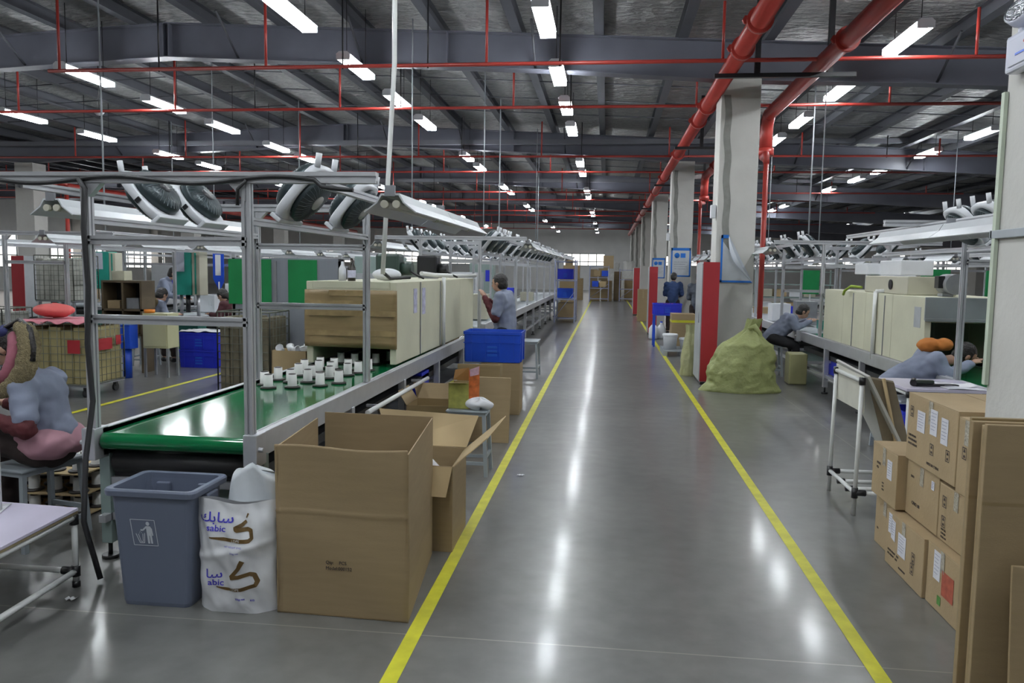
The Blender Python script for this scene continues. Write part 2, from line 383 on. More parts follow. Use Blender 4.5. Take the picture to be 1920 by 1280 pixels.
# fluorescent ceiling lights ------------------------------------------
tube_m = mat('glowing fluorescent tube', (.92, .97, 1.0), .4, 0, 0, emit=TUBE_L)
def light_proto():
    t_ = empty('ceiling_light', (0, 0, 0), 0, '', 'ceiling light')
    MB().prism([(-.105, .030), (-.06, .07), (.06, .07), (.105, .030)], 'y', -.62, .62).box(-.10, .10, -.62, -.60, -.045, .031).box(-.10, .10, .60, .62, -.045, .031).build('housing', white_p, t_)
    for sx in (-1, 0, 1): MB().tube((sx * .082, -.598, -.022), (sx * .082, .598, -.022), .019, 8).build('tube', tube_m, t_)
    for sy in (-1, 1): MB().tube((0, sy * .45, .07), (0, sy * .45, .98), .006, 5).build('hanger_rod', black_p, t_)
    return t_
proto = light_proto()
ROWS = [  # last lights of the central rows are added to brighten the back wall
 ('over the aisle', -.82, [-3, .4, 3.0, 5.6, 9.72, 12.35, 14.75, 17.1, 22.3, 24.6, 30, 32.5, 40.5, 43, 50, 57, 62]),
 ('over the left assembly line', -3.8, [-3, .4, 3.0, 5.6, 9.28, 11.77, 14.1, 16.3, 21.15, 23.35, 28.7, 30.7, 37, 39.5, 48, 55, 61]),
 ('along the roof ridge left of the line', -8.35, [1, 4, 7.6, 12.04, 14.3, 16.6, 19.4, 21.4, 26.5, 29, 35, 37.5, 45, 54, 61]),
 ('left of the ridge', -12.0, [6, 9.5, 12.4, 15.25, 17.65, 20.7, 22.9, 28.5, 31, 37, 45, 54]),
 ('beyond the left columns', -21.0, [8, 15, 20, 24, 30, 38, 46]),
 ('along the far left wall', -29.0, [8, 18, 28, 38, 48]),
 ('right of the poster columns', 3.69, [-3, .4, 3.0, 5.6, 8.3, 10.8, 13.7, 16.3, 18.6, 23, 27, 32, 41, 50, 58]),
 ('over the right assembly line', 7.7, [4, 8, 12, 17.85, 20.65, 24, 26.2, 29.3, 36.4, 38.9, 48, 57]),
 ('towards the right wall', 14.3, [9, 14, 19, 25, 33.9, 41.1, 50]),
 ('along the far right wall', 22.5, [12, 22, 32, 42]),
]
used = False
for nm, X, ys in ROWS:
    for i, y in enumerate(ys):
        o = proto if not used else copy_tree(proto); used = True
        zl = 4.6 if X > -16 and X < 16 else tz(X) - .75
        o.location = (X, y, zl)
        k = len([q for q in ys[:i] if q > 8])
        o['label'] = f'ceiling light {nm}, {ORD[k]} in its row' if y > 8 else f'ceiling light {nm}, {ORD[i]} of its near end'
        o['group'] = 'ceiling lights ' + nm
# ================================================================= ASSEMBLY LINES
def profile_mb(p0, p1, s=.045, mb=None):
    """aluminium T-slot bar: square bar with a groove on every face"""
    mb = mb or MB(); p0 = Vector(p0); p1 = Vector(p1); d = (p1 - p0).normalized()
    a = Vector((0, 1, 0)) if abs(d.y) < .9 else Vector((1, 0, 0)); u = d.cross(a).normalized(); v = d.cross(u).normalized()
    h = s / 2; g = s * .13; dp = s * .22
    prof = [(-h, -h), (-g, -h), (-g, -h + dp), (g, -h + dp), (g, -h), (h, -h), (h, -g), (h - dp, -g), (h - dp, g), (h, g), (h, h), (g, h), (g, h - dp), (-g, h - dp), (-g, h), (-h, h), (-h, g), (-h + dp, g), (-h + dp, -g), (-h, -g)]
    i = len(mb.v); n = len(prof)
    for p in (p0, p1):
        for a_, b_ in prof: mb.v.append(tuple(p + u * a_ + v * b_))
    for k in range(n): mb.f.append((i + k, i + (k + 1) % n, i + n + (k + 1) % n, i + n + k)); mb.sm.append(False)
    mb.f.append(tuple(i + k for k in range(n))); mb.sm.append(False); mb.f.append(tuple(i + n + k for k in reversed(range(n)))); mb.sm.append(False)
    return mb
def bar(name, p0, p1, parent, s=.045, m=None): return profile_mb(p0, p1, s).build(name, m or steel, parent)

def belt_line(cx, y0, y1, label, group, belt_end=True, legs=1.5, m=steel, belt=True, zb=.72, wd=.82):
    """flat belt conveyor; local origin at (cx, y0)"""
    t = empty('conveyor', (cx, y0, 0), 0, label, 'conveyor', group); L = y1 - y0; h = wd / 2
    for sx in (-1, 1):
        x = sx * h
        MB().box(min(x, x + sx * .05), max(x, x + sx * .05), .02, L, zb - .11, zb + .02).box(min(x, x + sx * .012), max(x, x + sx * .012), .02, L, zb - .13, zb + .024).build('side_rail', m, t, bevel=.003)
        MB().box(min(x, x + sx * .075) , max(x, x + sx * .075), -.05, .07, zb - .14, zb + .03).tube((x + sx * .03, -.02, zb - .05), (x + sx * .1, -.02, zb - .05), .014, 8).build('bearing_block', m, t, bevel=.004)
        MB().box(min(x, x + sx * .04), max(x, x + sx * .04), .02, L, .22, .26).build('lower_rail', m, t)
    r = .045
    prof = [(L, zb), (.02, zb)] + [(.02 - r * math.sin(a), zb - r + r * math.cos(a)) for a in [math.pi * k / 26 for k in range(1, 26)]] + [(.02, zb - 2 * r), (L, zb - 2 * r), (L, zb - 2 * r + .004), (.03, zb - 2 * r + .004), (.03, zb - .004), (L, zb - .004)]
    b = MB(); b.prism(prof, 'x', -h + .012, h - .012); bo = b.build('belt', green_belt if belt else grey_paint, t)
    MB().tube((-h + .03, .10, zb - .17), (h - .03, .10, zb - .17), .062, 20).build('roller', black_r, t)
    MB().box(-h + .01, h - .01, .1, L, zb - .26, zb - .2).build('under_tray', black_r, t)
    y = .1; k = 0
    while y < L:
        for sx in (-1, 1):
            x = sx * (h + .03)
            MB().box(x - .03, x + .03, y - .03, y + .03, .09, zb - .1).build('leg', greygreen if k == 0 else m, t, bevel=.003)
            MB().tube((x, y, .0), (x, y, .02), .045, 12).tube((x, y, .02), (x, y, .10), .012, 8).build('foot', black_p, t)
        MB().box(-h, h, y - .02, y + .02, zb - .30, zb - .26).box(-h, h, y - .02, y + .02, .22, .26).build('crossbar', m, t)
        y += legs; k += 1
    if L > 2:
        MB().box(-h - .02, h + .02, .13, .145, .26, zb - .26).build('apron_panel', greygreen, t)
    return t

def t_frame(cx, y, label, group, zt=2.06, half=.435, arm=1.11, mids=(1.74, 1.33), z0=.746, deep=2.0, rails=True):
    """portal of posts with a wide top arm; bay of length deep behind it"""
    t = empty('overhead_frame', (cx, y, 0), 0, label, 'frame', group)
    for sx in (-1, 1):
        bar('post', (sx * half, 0, z0), (sx * half, 0, zt - .03), t)
        MB().prism([(sx * half, zt - .03), (sx * half - sx * .09, zt - .03), (sx * half, zt - .12)], 'y', -.02, .02).build('gusset', steel, t)
        if rails:
            bar('side_rail', (sx * half, .02, 1.845), (sx * half, deep - .02, 1.845), t, .04)
            bar('side_rail', (sx * (arm - .28), .02, 2.03), (sx * (arm - .28), deep - .02, 2.03), t, .04)
    bar('top_bar', (-arm, 0, zt), (arm, 0, zt), t, .055)
    for z in mids: bar('crossbar', (-half, 0, z), (half, 0, z), t)
    return t

# ---- fan ---------------------------------------------------------------
grille_m = mat('charcoal fan grille', (.03, .045, .05), .35, .3, .1)
def fan_proto():
    t = empty('box_fan', (0, 0, 0), 0, '', 'fan')
    s = .215; n = 10
    mb = MB()
    ring_o = []; ring_i = []
    for k in range(40):
        a = 2 * math.pi * k / 40; c, q = math.cos(a), math.sin(a)
        e = 4.5; rr = s / ((abs(c) ** e + abs(q) ** e) ** (1 / e)); ring_o.append((rr * c, rr * q)); ring_i.append((.175 * c, .175 * q))
    i = 0; N = 40
    for z in (-.03, .03):
        for p in ring_o: mb.v.append((p[0], p[1], z))
    for z in (-.03, .03):
        for p in ring_i: mb.v.append((p[0], p[1], z))
    for k in range(N):
        k2 = (k + 1) % N
        for f in ((k, k2, N + k2, N + k), (2*N + k, 3*N + k, 3*N + k2, 2*N + k2), (N + k, N + k2, 3*N + k2, 3*N + k), (k, 2*N + k, 2*N + k2, k2)): mb.f.append(f); mb.sm.append(True)
    o = mb.build('housing', white_p, t); o.modifiers.new('b', 'BEVEL').width = .008
    for sz, nm in ((1, 'front_grille'), (-1, 'rear_grille')):
        g = MB()
        zz = .115 if sz > 0 else .085
        g.lathe([(.178, sz * .03), (.185, sz * .06), (.175, sz * (zz - .02)), (.14, sz * zz), (.05, sz * (zz + .006)), (0.001, sz * (zz + .006))], 36)
        go = g.build(nm, grille_m, t)
        r = MB()
        for k in range(0, 36):
            a = 2 * math.pi * k / 36; c, q = math.cos(a), math.sin(a)
            r.tube((.05 * c, .05 * q, sz * (zz + .009)), (.14 * c, .14 * q, sz * (zz + .004)), .0018, 3, cap=False).tube((.14 * c, .14 * q, sz * (zz + .004)), (.183 * c, .183 * q, sz * (zz - .025)), .0018, 3, cap=False)
        r.build('grille_wires', mat('grey wire', (.22, .25, .27), .3, .5, 0), go)
        MB().lathe([(.055, sz * (zz + .004)), (.052, sz * (zz + .016)), (.001, sz * (zz + .018))], 20).build('hub', black_p if sz > 0 else mat('grey hub plastic', (.45, .45, .42), .4), go)
    for sy in (-.15, .15): MB().tube((-.20, sy, 0), (-.275, sy, .045), .02, 10).build('bracket', white_p, t)
    MB().box(.20, .228, -.19, .19, -.04, .04).build('foot_bar', white_p, t, bevel=.006)
    MB().box(.03, .06, -.226, -.214, -.02, .02).build('clip', black_p, t)
    return t
fan0 = fan_proto(); fan_used = [False]; ALLK = None
def place_fan(xin, y, side, label, group, zin=1.86):
    """side -1: hangs over the left worker, +1 the right worker"""
    o = fan0 if not fan_used[0] else copy_tree(fan0, None, fan_map)
    fan_used[0] = True
    c, s_ = math.cos(R(50)), math.sin(R(50)); d = .205
    if side < 0: o.location = (xin - d * c, y, zin + d * s_ + .01); o.rotation_euler = (0, R(50), 0)
    else: o.location = (xin + d * c, y, zin + d * s_ + .01); o.rotation_euler = (0, R(50), R(180))
    o['label'] = label; o['group'] = group; o.scale = (.86, .86, .86)
    return o
fan_map = {}
for c in bpy.data.objects:
    if c.parent: fan_map.setdefault(c.parent, []).append(c)
# ---- line lamp ------------------------------------------------------------
soft_tube = mat('switched off tube', (.75, .75, .72), .3, 0, 0)
refl_m = mat('white lamp reflector', (.72, .75, .78), .35, .2, .03)
def lamp_proto():
    t = empty('line_lamp', (0, 0, 0), 0, '', 'lamp')
    MB().prism([(-.14, -.05), (-.075, .0), (-.05, .045), (.05, .045), (.075, .0), (.14, -.05), (.137, -.055), (.07, -.006), (.045, .035), (-.045, .035), (-.07, -.006), (-.137, -.055)], 'y', 0, 1.24).build('reflector', refl_m, t)
    for sx in (-1, 1):
        MB().tube((sx * .032, .03, -.01), (sx * .032, 1.21, -.01), .017, 10).build('tube', soft_tube, t)
        for y in (.0, 1.2): MB().tube((sx * .032, y, -.01), (sx * .032, y + .035, -.01), .021, 10).build('end_cap', mat('cream end cap', (.6, .58, .48), .4, 0, 0), t)
    MB().box(-.028, .028, -.008, .008, .03, .085).build('bracket', steel_d, t)
    return t
lamp0 = lamp_proto(); lamp_map = {lamp0: kids(lamp0)}; lamp_used = [False]
def place_lamp(x, y, label, group, z=1.96):
    o = lamp0 if not lamp_used[0] else copy_tree(lamp0, None, lamp_map); lamp_used[0] = True
    return put(o, (x, y, z), 0, label, group)

# ================= near left line
CX = -2.25
belt_line(CX, 3.86, 11.2, 'green belt conveyor whose rounded end faces the viewer behind the grey bin', 'conveyors', legs=1.47)
t_frame(CX, 3.85, 'aluminium portal frame over the near end of the green belt', 'overhead frames', mids=(1.74, 1.33), deep=2.0)
t_frame(CX, 5.85, 'aluminium portal frame over the green belt just before the taped oven', 'overhead frames', mids=(1.77, 1.315), rails=False, arm=.82, z0=.746)
for y, sd, xin, lb in [(4.62, -1, -2.66, 'white box fan with dark grille at the outer front corner above the green belt'), (5.15, -1, -2.66, 'white box fan with dark grille second along the left rail of the front portal'),
                       (4.33, 1, -1.82, 'white box fan seen from behind, first on the right rail of the front portal'), (5.17, 1, -1.82, 'white box fan seen from behind, second on the right rail beside the lamp')]:
    place_fan(xin, y, sd, lb, 'box fans over the left line')
place_lamp(-1.10, 2.95 + .0, 'long white lamp reflector overhanging in front of the right arm', 'line lamps') if False else None
place_lamp(-1.13, 4.05 - .0, 'white trough lamp hanging along the aisle side of the front portal', 'line lamps')
place_lamp(-1.13, 5.30, 'white trough lamp on the aisle side continuing behind the first one', 'line lamps')
place_lamp(-3.34, 4.45, 'white trough lamp over the seated woman', 'line lamps')
place_lamp(-3.34, 5.70, 'white trough lamp left of the portal, behind the one over the seated woman', 'line lamps')
# black cable along the top bar and down the left post
cb = MB(); pts = []
for k in range(60):
    u = k / 59; x = -3.6 + u * 2.35; pts.append((x, 3.815, 2.045 + .018 * math.sin(u * 17) - (.03 if u > .93 else 0)))
cb.path(pts, .011, 8)
cb.path([(-2.70, 3.81, 2.05), (-2.665, 3.805, 2.0), (-2.675, 3.80, 1.8), (-2.66, 3.80, 1.5), (-2.675, 3.80, 1.2), (-2.655, 3.80, .9), (-2.665, 3.74, .6), (-2.63, 3.66, .3), (-2.52, 3.62, .02)], .014, 8)
cb.path([(-1.8, 3.81, 2.045), (-1.845, 3.81, 2.0), (-1.85, 3.815, 1.92)], .009, 6)
tag(cb.build('power_cable', black_r), 'black cable tied along the top bar and down the left post', 'cable')
# ---- oven tunnels -----------------------------------------------------
def oven(cx, y0, y1, label, flap, zt=1.49, z0=.745, open_top=.90, half=.42, lintel=None):
    t = empty('drying_oven', (cx, y0, 0), 0, label, 'oven'); L = y1 - y0
    th = .06
    for sx, nm in ((-1, 'side_panel'), (1, 'side_panel')):
        x = sx * half; n = 4
        for k in range(n):
            a, b_ = L * k / n, L * (k + 1) / n - .004
            MB().box(min(x, x + sx * .012) if False else min(x, x - sx * th), max(x, x - sx * th), a, b_, z0, zt).build(nm, cream, t, bevel=.006)
    MB().box(-half + th, half - th, 0, L, zt - th, zt).build('top_panel', cream, t)
    MB().box(-half + th, half - th, 0, .04, open_top + .01, zt - th - .002).box(-half + th, half - th, L - .04, L, open_top, zt - th).build('end_panel', cream, t)
    MB().box(-half + .062, half - .062, .05, .2, z0 + .10, z0 + .11).build('inner_lip', black_r, t) if False else None
    if flap:
        f = MB(); n = 24
        def fn(u, v): 
            x = -half - .01 + u * (2 * half + .02); z = open_top - .0 + (zt - .075 - open_top) * v
            return (x, -.018 - .006 * math.sin(u * 9 + v * 4) - .004 * noise.noise(Vector((x * 6, z * 9, 1))), z - (.012 * u if v < .01 else 0))
        f.grid(fn, 16, 12); o = f.build('taped_cardboard_flap', card_d, t, fix=False, thick=.006)
        tp = MB()
        for z, w_, x0, x1 in ((1.36, .05, -.2, .12), (1.18, .05, -.42, .42), (1.0, .05, -.42, .42), (1.27, .05, -.42, .1)):
            tp.grid(lambda u, v: (x0 + (x1 - x0) * u, -.029 - .003 * math.sin(u * 20), z + w_ * v), 10, 1)
        tp.build('packing_tape', mat('clear brown packing tape', (.36, .26, .13), .18, 0, .2, 12), o, fix=False)
    return t
ov = oven(CX - .04, 6.92, 11.05, 'cream foam board oven tunnel over the green belt, front covered in taped cardboard', True)
# paper labels and conduit on its aisle side
for y, h_ in ((7.62, .24), (7.98, .27)):
    MB().box(.421, .424, y - 6.92 - .07, y - 6.92 + .07, 1.42 - h_, 1.42).build('paper_label', mat('lilac paper notice', (.50, .50, .66), .7, 0, .25, 25), ov)
MB().tube((.44, 1.98, .70), (.44, 1.98, 1.52), .022, 10).build('conduit', white_tube, ov)
MB().box(.422, .43, .9, .915, .75, 1.48).box(.422, .43, 1.86, 1.88, .75, 1.48).build('seam', steel_d, ov)
# canisters -------------------------------------------------------------
can_w = mat('white matte canister', (.80, .80, .78), .45, 0, .02); can_d = mat('dark canister base', (.035, .03, .028), .4, .1, .1)
def can_proto():
    t = empty('filter_canister', (0, 0, 0), 0, '', 'canister')
    MB().lathe([(.0, 0), (.056, 0), (.06, .006), (.056, .012), (.045, .016), (.0, .016)], 24).build('base', can_d, t)
    MB().lathe([(.036, .016), (.0345, .022), (.0325, .102), (.0, .102)], 24).build('body', can_w, t)
    MB().lathe([(.0, .108), (.018, .108), (.026, .106), (.028, .102), (.028, .101)], 20).build('rim', can_d, t)
    return t
can0 = can_proto(); can_map = {can0: kids(can0)}; can_used = [False]
def place_can(x, y, z, label, group, rot=None):
    o = can0 if not can_used[0] else copy_tree(can0, None, can_map); can_used[0] = True
    return put(o, (x, y, z), 0, label, group, rot=rot)
CANS = [(-2.46, 5.52), (-2.55, 5.66), (-2.30, 5.58), (-2.42, 5.84), (-2.56, 5.93), (-2.29, 5.86), (-2.13, 5.70), (-2.04, 5.86), (-2.2, 6.10), (-2.12, 6.31), (-2.08, 6.47), (-2.05, 6.66), (-2.36, 6.12), (-2.5, 6.2), (-2.29, 6.38), (-2.42, 6.45), (-2.56, 6.48), (-2.36, 6.66), (-2.22, 6.62), (-2.5, 6.7), (-2.12, 7.12), (-2.3, 7.05), (-2.45, 7.1), (-2.05, 7.35)]
CLAB = ['at the front left corner of the batch on the green belt', 'behind the front left one on the belt', 'front middle of the batch on the green belt', 'second row left of centre on the belt', 'second row at the far left of the belt', 'second row in the middle on the belt', 'front right of the batch on the green belt', 'just behind the front right one on the belt', 'third row right of centre on the belt',
        'right column before the post, third back', 'right column beside the post, fourth back', 'right column behind the post', 'third row left of centre on the belt', 'third row far left on the belt', 'fourth row centre on the belt', 'fourth row left on the belt', 'fourth row far left beside the rail', 'at the oven mouth in the middle', 'at the oven mouth right of centre', 'at the oven mouth on the left', 'inside the oven mouth on the right', 'inside the oven mouth in the middle', 'inside the oven mouth on the left', 'deepest inside the oven on the right']
for (x, y), lb in zip(CANS, CLAB): place_can(x, y, .7205, 'white canister ' + lb, 'white canisters on the green belt')

# ================= left line behind the oven
belt_line(CX, 11.6, 30, 'long grey work line with a row of fans above, running behind the cream oven', 'conveyors', legs=2.0, belt=False, zb=.78)
yy = 10.95; k = 0
while yy < 29:
    t_frame(CX, yy if k else 11.25, f'aluminium portal frame over the left line, {ORD[k]} behind the cream oven', 'overhead frames', deep=2.2 if k else 2.1, mids=(1.74,), z0=.806 if k else .746)
    yy += 2.4 if k else 2.5; k += 1
y = 11.5; k = 0
while y < 24:
    place_fan(-2.66, y, -1, f'box fan on the outer rail of the line behind the oven, {ORD[k]} back', 'box fans over the left line')
    place_fan(-1.82, y, 1, f'box fan on the aisle rail of the line behind the oven, {ORD[k]} back', 'box fans over the left line')
    y += 1.12 if k > 1 else .62; k += 1
for k in range(9):
    place_lamp(-1.13, 11.3 + k * 1.5, f'white trough lamp along the aisle side behind the oven, {ORD[k]} in line', 'line lamps')
    if k < 6: place_lamp(-3.34, 11.3 + k * 1.5, f'white trough lamp on the outer side behind the oven, {ORD[k]} in line', 'line lamps')
# ================= right line
RX = 3.43
belt_line(RX, 5.0, 12.5, 'green belt conveyor on the right, running through the cream oven behind the seated worker', 'conveyors', legs=1.5)
belt_line(RX, 12.7, 30, 'grey work line on the right with fans above, behind the cream oven', 'conveyors', legs=2.0, belt=False)
t_frame(RX, 7.1, 'aluminium portal frame in front of the right oven, its post before the seated worker', 'overhead frames', mids=(1.74,), deep=2.0, arm=1.1)
t_frame(RX, 5.1, 'aluminium portal frame at the near end of the right line beside the column', 'overhead frames', mids=(), deep=1.95, arm=1.1)
place_lamp(2.32, 5.75, 'white trough lamp over the seated right worker, nearer of two', 'line lamps', 1.93)
place_lamp(2.32, 4.50, 'white trough lamp beside the column with the emergency light', 'line lamps', 1.93)
place_lamp(2.32, 7.0 , 'white trough lamp over the right oven, just behind the seated worker', 'line lamps', 1.93) if False else None
place_fan(3.01, 6.35, -1, 'white box fan sticking up above the lamp of the right line, beside the column', 'box fans over the right line')
place_fan(3.01, 6.85, -1, 'white box fan above the lamp of the right line, left of its neighbour', 'box fans over the right line')
place_fan(3.85, 6.75, 1, 'white box fan on the outer rail of the right line next to the column', 'box fans over the right line')
ovr = oven(RX, 7.9, 11.4, 'cream oven tunnel on the right line with grey hood and dark mouth', False, zt=1.42, open_top=1.17)
MB().box(-.43, .43, -.02, -.001, 1.20, 1.42).box(-.43, .43, -.03, -.02, 1.19, 1.22).build('hood', mat('grey hood steel', (.30, .33, .34), .4, .2, .05), ovr, bevel=.004)
MB().box(-.36, .36, .3, 3.2, .73, .735).build('inner_floor', black_r, ovr) if False else None
MB().tube((-.445, 1.35, .68), (-.445, 1.35, 1.44), .022, 10).tube((-.445, 1.35, 1.44), (-.1, 1.35, 1.46), .022, 10).build('conduit', white_tube, ovr)
MB().box(-.428, -.42, 2.2, 2.215, .75, 1.40).box(-.428, -.42, 1.1, 1.11, .75, 1.40).build('seam', steel_d, ovr)
MB().box(-.424, -.4205, .10, .26, 1.12, 1.32).build('paper_label', mat('grey paper label', (.42, .44, .46), .7, 0, .1), ovr)
k = 0
for y in (11.5, 14.0, 16.4, 18.8, 21.2, 23.6):
    t_frame(RX, y, f'aluminium portal frame over the right line, {ORD[k]} behind the cream oven', 'overhead frames', mids=(1.74, 1.33) if k < 2 else (1.74,), deep=2.4); k += 1
y = 11.9; k = 0
while y < 24.5:
    place_fan(3.01, y, -1, f'box fan on the aisle rail of the right line, {ORD[k]} behind the oven', 'box fans over the right line')
    place_fan(3.85, y, 1, f'box fan on the outer rail of the right line, {ORD[k]} behind the oven', 'box fans over the right line')
    y += 1.15; k += 1
for k in range(7): place_lamp(2.32, 11.6 + k * 1.7, f'white trough lamp on the aisle side of the right line, {ORD[k]} behind the oven', 'line lamps')
# ================================================================= CARTONS, BINS, CRATES
def carton(name, x0, x1, y0, y1, z0, z1, label, group=None, m=None, tape=True, rz=0, seams=True, cat='carton', top=True):
    """closed corrugated carton with a slit and tape over its top flaps"""
    cx, cy_ = (x0 + x1) / 2, (y0 + y1) / 2; w_, d, h = x1 - x0, y1 - y0, z1 - z0
    t = empty(name, (cx, cy_, z0), rz, label, cat, group)
    m = m or card
    MB().box(-w_ / 2, w_ / 2, -d / 2, d / 2, .001, h - .004).build('body', m, t, bevel=.004)
    if top:
        MB().box(-w_ / 2, -.002, -d / 2, d / 2, h - .004, h).build('top_flap', m, t); MB().box(.002, w_ / 2, -d / 2, d / 2, h - .004, h).build('top_flap', m, t)
    if tape:
        MB().box(-.025, .025, -d / 2 - .001, d / 2 + .001, h, h + .0008).box(-.025, .025, -d / 2 - .0012, -d / 2 - .0004, h * .72, h).build('packing_tape', mat('clear packing tape', (.42, .33, .20), .2, 0, .1), t)
    return t
def print_on(t, x, y, z, face, texts, size, m=ink, sx=1.0):
    """printed lines on a face of a carton; face 'x-' looks towards -X, 'y-' towards -Y"""
    M = Matrix.Translation((x, y, z)) @ (Matrix.Rotation(R(-90), 4, 'Z') if face == 'x-' else Matrix.Identity(4))
    for i, tx in enumerate(texts): lettering(tx, size, m, t, M @ Matrix.Translation((0, 0, -i * size * 1.35)), 'printed_lettering', align='LEFT', sx=sx)

# --- big open carton -------------------------------------------------------
A, B, C_, D = Vector((-1.498, 3.43, 0)), Vector((-.863, 3.407, 0)), Vector((-.95, 4.30, 0)), Vector((-1.585, 4.32, 0))
t = empty('open_carton', (-1.2, 3.85, 0), 0, 'tall open brown cardboard carton with a horizontal crease, beside the white bag', 'carton')
off = Vector((-1.2, 3.85, 0))
def wall_panel(p, q, z0, z1, name, m=card, th=.006, par=None, lean=(0, 0, 0), org=None, par_t=None):
    o_ = org if org is not None else off
    p = p - o_; q = q - o_; d = (q - p); n = Vector((-d.y, d.x, 0)).normalized() * th; l = Vector(lean)
    mb = MB(); P = [p, q, q + n, p + n]; v0 = [Vector((a.x, a.y, z0)) for a in P]; v1 = [Vector((a.x, a.y, z1)) + l for a in P]
    i = 0; mb.v = [tuple(a) for a in v0 + v1]
    mb.f = [(0, 1, 5, 4), (1, 2, 6, 5), (2, 3, 7, 6), (3, 0, 4, 7), (0, 3, 2, 1), (4, 5, 6, 7)]; mb.sm = [False] * 6
    return mb.build(name, m, par_t or t)
fr = MB()
def frontfn(u, v):
    p = (A * (1 - u) + B * u) - off; z = .80 * v
    return (p.x + .006 * math.sin(v * 5), p.y + .004 * math.sin(v * 9 + u * 3) - (.004 if abs(z - .49) < .008 else 0) + .002, z + .006 * math.sin(u * 7) * v)
fr.grid(frontfn, 20, 80); fr.build('front_panel', card, t, thick=.006)
wall_panel(B, C_, 0, .785, 'side_panel'); wall_panel(C_, D, 0, .79, 'back_panel')
wall_panel(D + (A - D) * .2, A, 0, .79, 'side_panel'); wall_panel(A + (D - A) * .95, A + (D - A) * .8, 0, .42, 'side_panel')
MB().quad([tuple(p - off + Vector((0, 0, .004))) for p in (A, B, C_, D)]).build('bottom_panel', card, t)
M0 = Matrix.Translation(Vector((-1.255, 3.412, .262)) - off) @ Matrix.Rotation(math.atan2(-.023, .635), 4, 'Z')
lettering('Qty:    PCS', .022, ink, t, M0, 'printed_lettering', align='LEFT'); lettering('Model:000152', .022, ink, t, M0 @ Matrix.Translation((0, 0, -.027)), 'printed_lettering', align='LEFT')

# --- second open carton with flaps -----------------------------------------
off = Vector((-1.05, 4.55, 0)); t = empty('open_carton', (-1.05, 4.55, 0), 0, 'open cardboard carton with spread flaps behind the tall open carton', 'carton')
a, b, c, d = Vector((-1.32, 4.36, 0)), Vector((-.84, 4.33, 0)), Vector((-.85, 4.82, 0)), Vector((-1.32, 4.84, 0))
wall_panel(a, b, 0, .50, 'front_panel', card); wall_panel(b, c, 0, .50, 'side_panel', card); wall_panel(c, d, 0, .50, 'back_panel', card); wall_panel(d, a, 0, .50, 'side_panel', card)
MB().quad([tuple(p - off + Vector((0, 0, .004))) for p in (a, b, c, d)]).build('bottom_panel', card, t)
def flap(pts, name='flap', m=card_l): return MB().quad([tuple(Vector(p) - off) for p in pts]).build(name, m, t, fix=False, thick=.005)
flap([(-1.36, 4.84, .50), (-.85, 4.83, .50), (-.80, 4.98, .675), (-1.46, 4.98, .70)])
flap([(-.838, 4.33, .50), (-.848, 4.82, .50), (-.60, 4.80, .715), (-.655, 4.42, .655)])
flap([(-1.05, 4.325, .50), (-.842, 4.322, .50), (-.862, 4.245, .345), (-1.05, 4.24, .35)])
bagm = mat('thin white plastic film', (.80, .82, .86), .25, 0, .04, 8, .3, 14)
tag(MB().grid(lambda u, v: (-1.07 + .14 * math.cos(6.283 * u) * math.sin(math.pi * v) * (1 + .2 * math.sin(9 * u + 4 * v)), 4.56 + .14 * math.sin(6.283 * u) * math.sin(math.pi * v), 0.33 + .135 * -math.cos(math.pi * v) * (1 + .3 * math.sin(12 * u))), 28, 14, True).build('plastic_bag', bagm), 'crumpled white plastic bag lying inside the flapped open carton', 'bag')

# --- waste bin -------------------------------------------------------------
t = empty('waste_bin', (-2.09, 3.53, 0), 0, 'tapered grey plastic waste bin with a white litter symbol on its front', 'bin')
bin_m = mat('blue grey bin plastic', (.15, .175, .245), .42, 0, .03, 5)
def rrect(w_, d_, r, n=5):
    out = []
    for cx, cy_, a0 in ((w_ - r, d_ - r, 0), (-w_ + r, d_ - r, 90), (-w_ + r, -d_ + r, 180), (w_ - r, -d_ + r, 270)):
        for k in range(n + 1): a_ = R(a0 + 90 * k / n); out.append((cx + r * math.cos(a_), cy_ + r * math.sin(a_)))
    return out
def loft(rings, closed_bottom=True, close_top=False):
    mb = MB(); n = len(rings[0])
    for rg in rings: mb.v += [tuple(p) for p in rg]
    for j in range(len(rings) - 1):
        for k in range(n): mb.f.append((j * n + k, j * n + (k + 1) % n, (j + 1) * n + (k + 1) % n, (j + 1) * n + k)); mb.sm.append(False)
    if closed_bottom: mb.f.append(tuple(reversed(range(n)))); mb.sm.append(False)
    if close_top: mb.f.append(tuple((len(rings) - 1) * n + k for k in range(n))); mb.sm.append(False)
    return mb
def ring(w_, d_, r, z): return [(x, y, z) for x, y in rrect(w_, d_, r)]
loft([ring(.165, .125, .03, .0), ring(.17, .13, .03, .02), ring(.20, .155, .03, .545), ring(.196, .151, .03, .545), ring(.165, .125, .03, .03)]).build('body', bin_m, t)
loft([ring(.20, .155, .03, .535), ring(.225, .175, .035, .54), ring(.228, .178, .035, .565), ring(.222, .172, .035, .575), ring(.196, .151, .03, .572), ring(.196, .151, .03, .535)], False).build('rim', bin_m, t, bevel=.002)
for x in (-.1, .12): MB().box(x - .035, x + .035, .12, .146, .44, .53).build('inner_rib', bin_m, t, bevel=.006)
for sx in (-1, 1): MB().box(sx * .215 - .02, sx * .215 + .02, -.05, .05, .49, .535).build('handle', bin_m, t, bevel=.008)
def on_bin(x, z): return Vector((x, -(.13 + .025 * (z - .02) / .525) - .0035, z))
sym = MB(); cx0, cz0 = -.035, .365
sh = lambda x, z: on_bin(cx0 + x + (z) * -.12, cz0 + z)
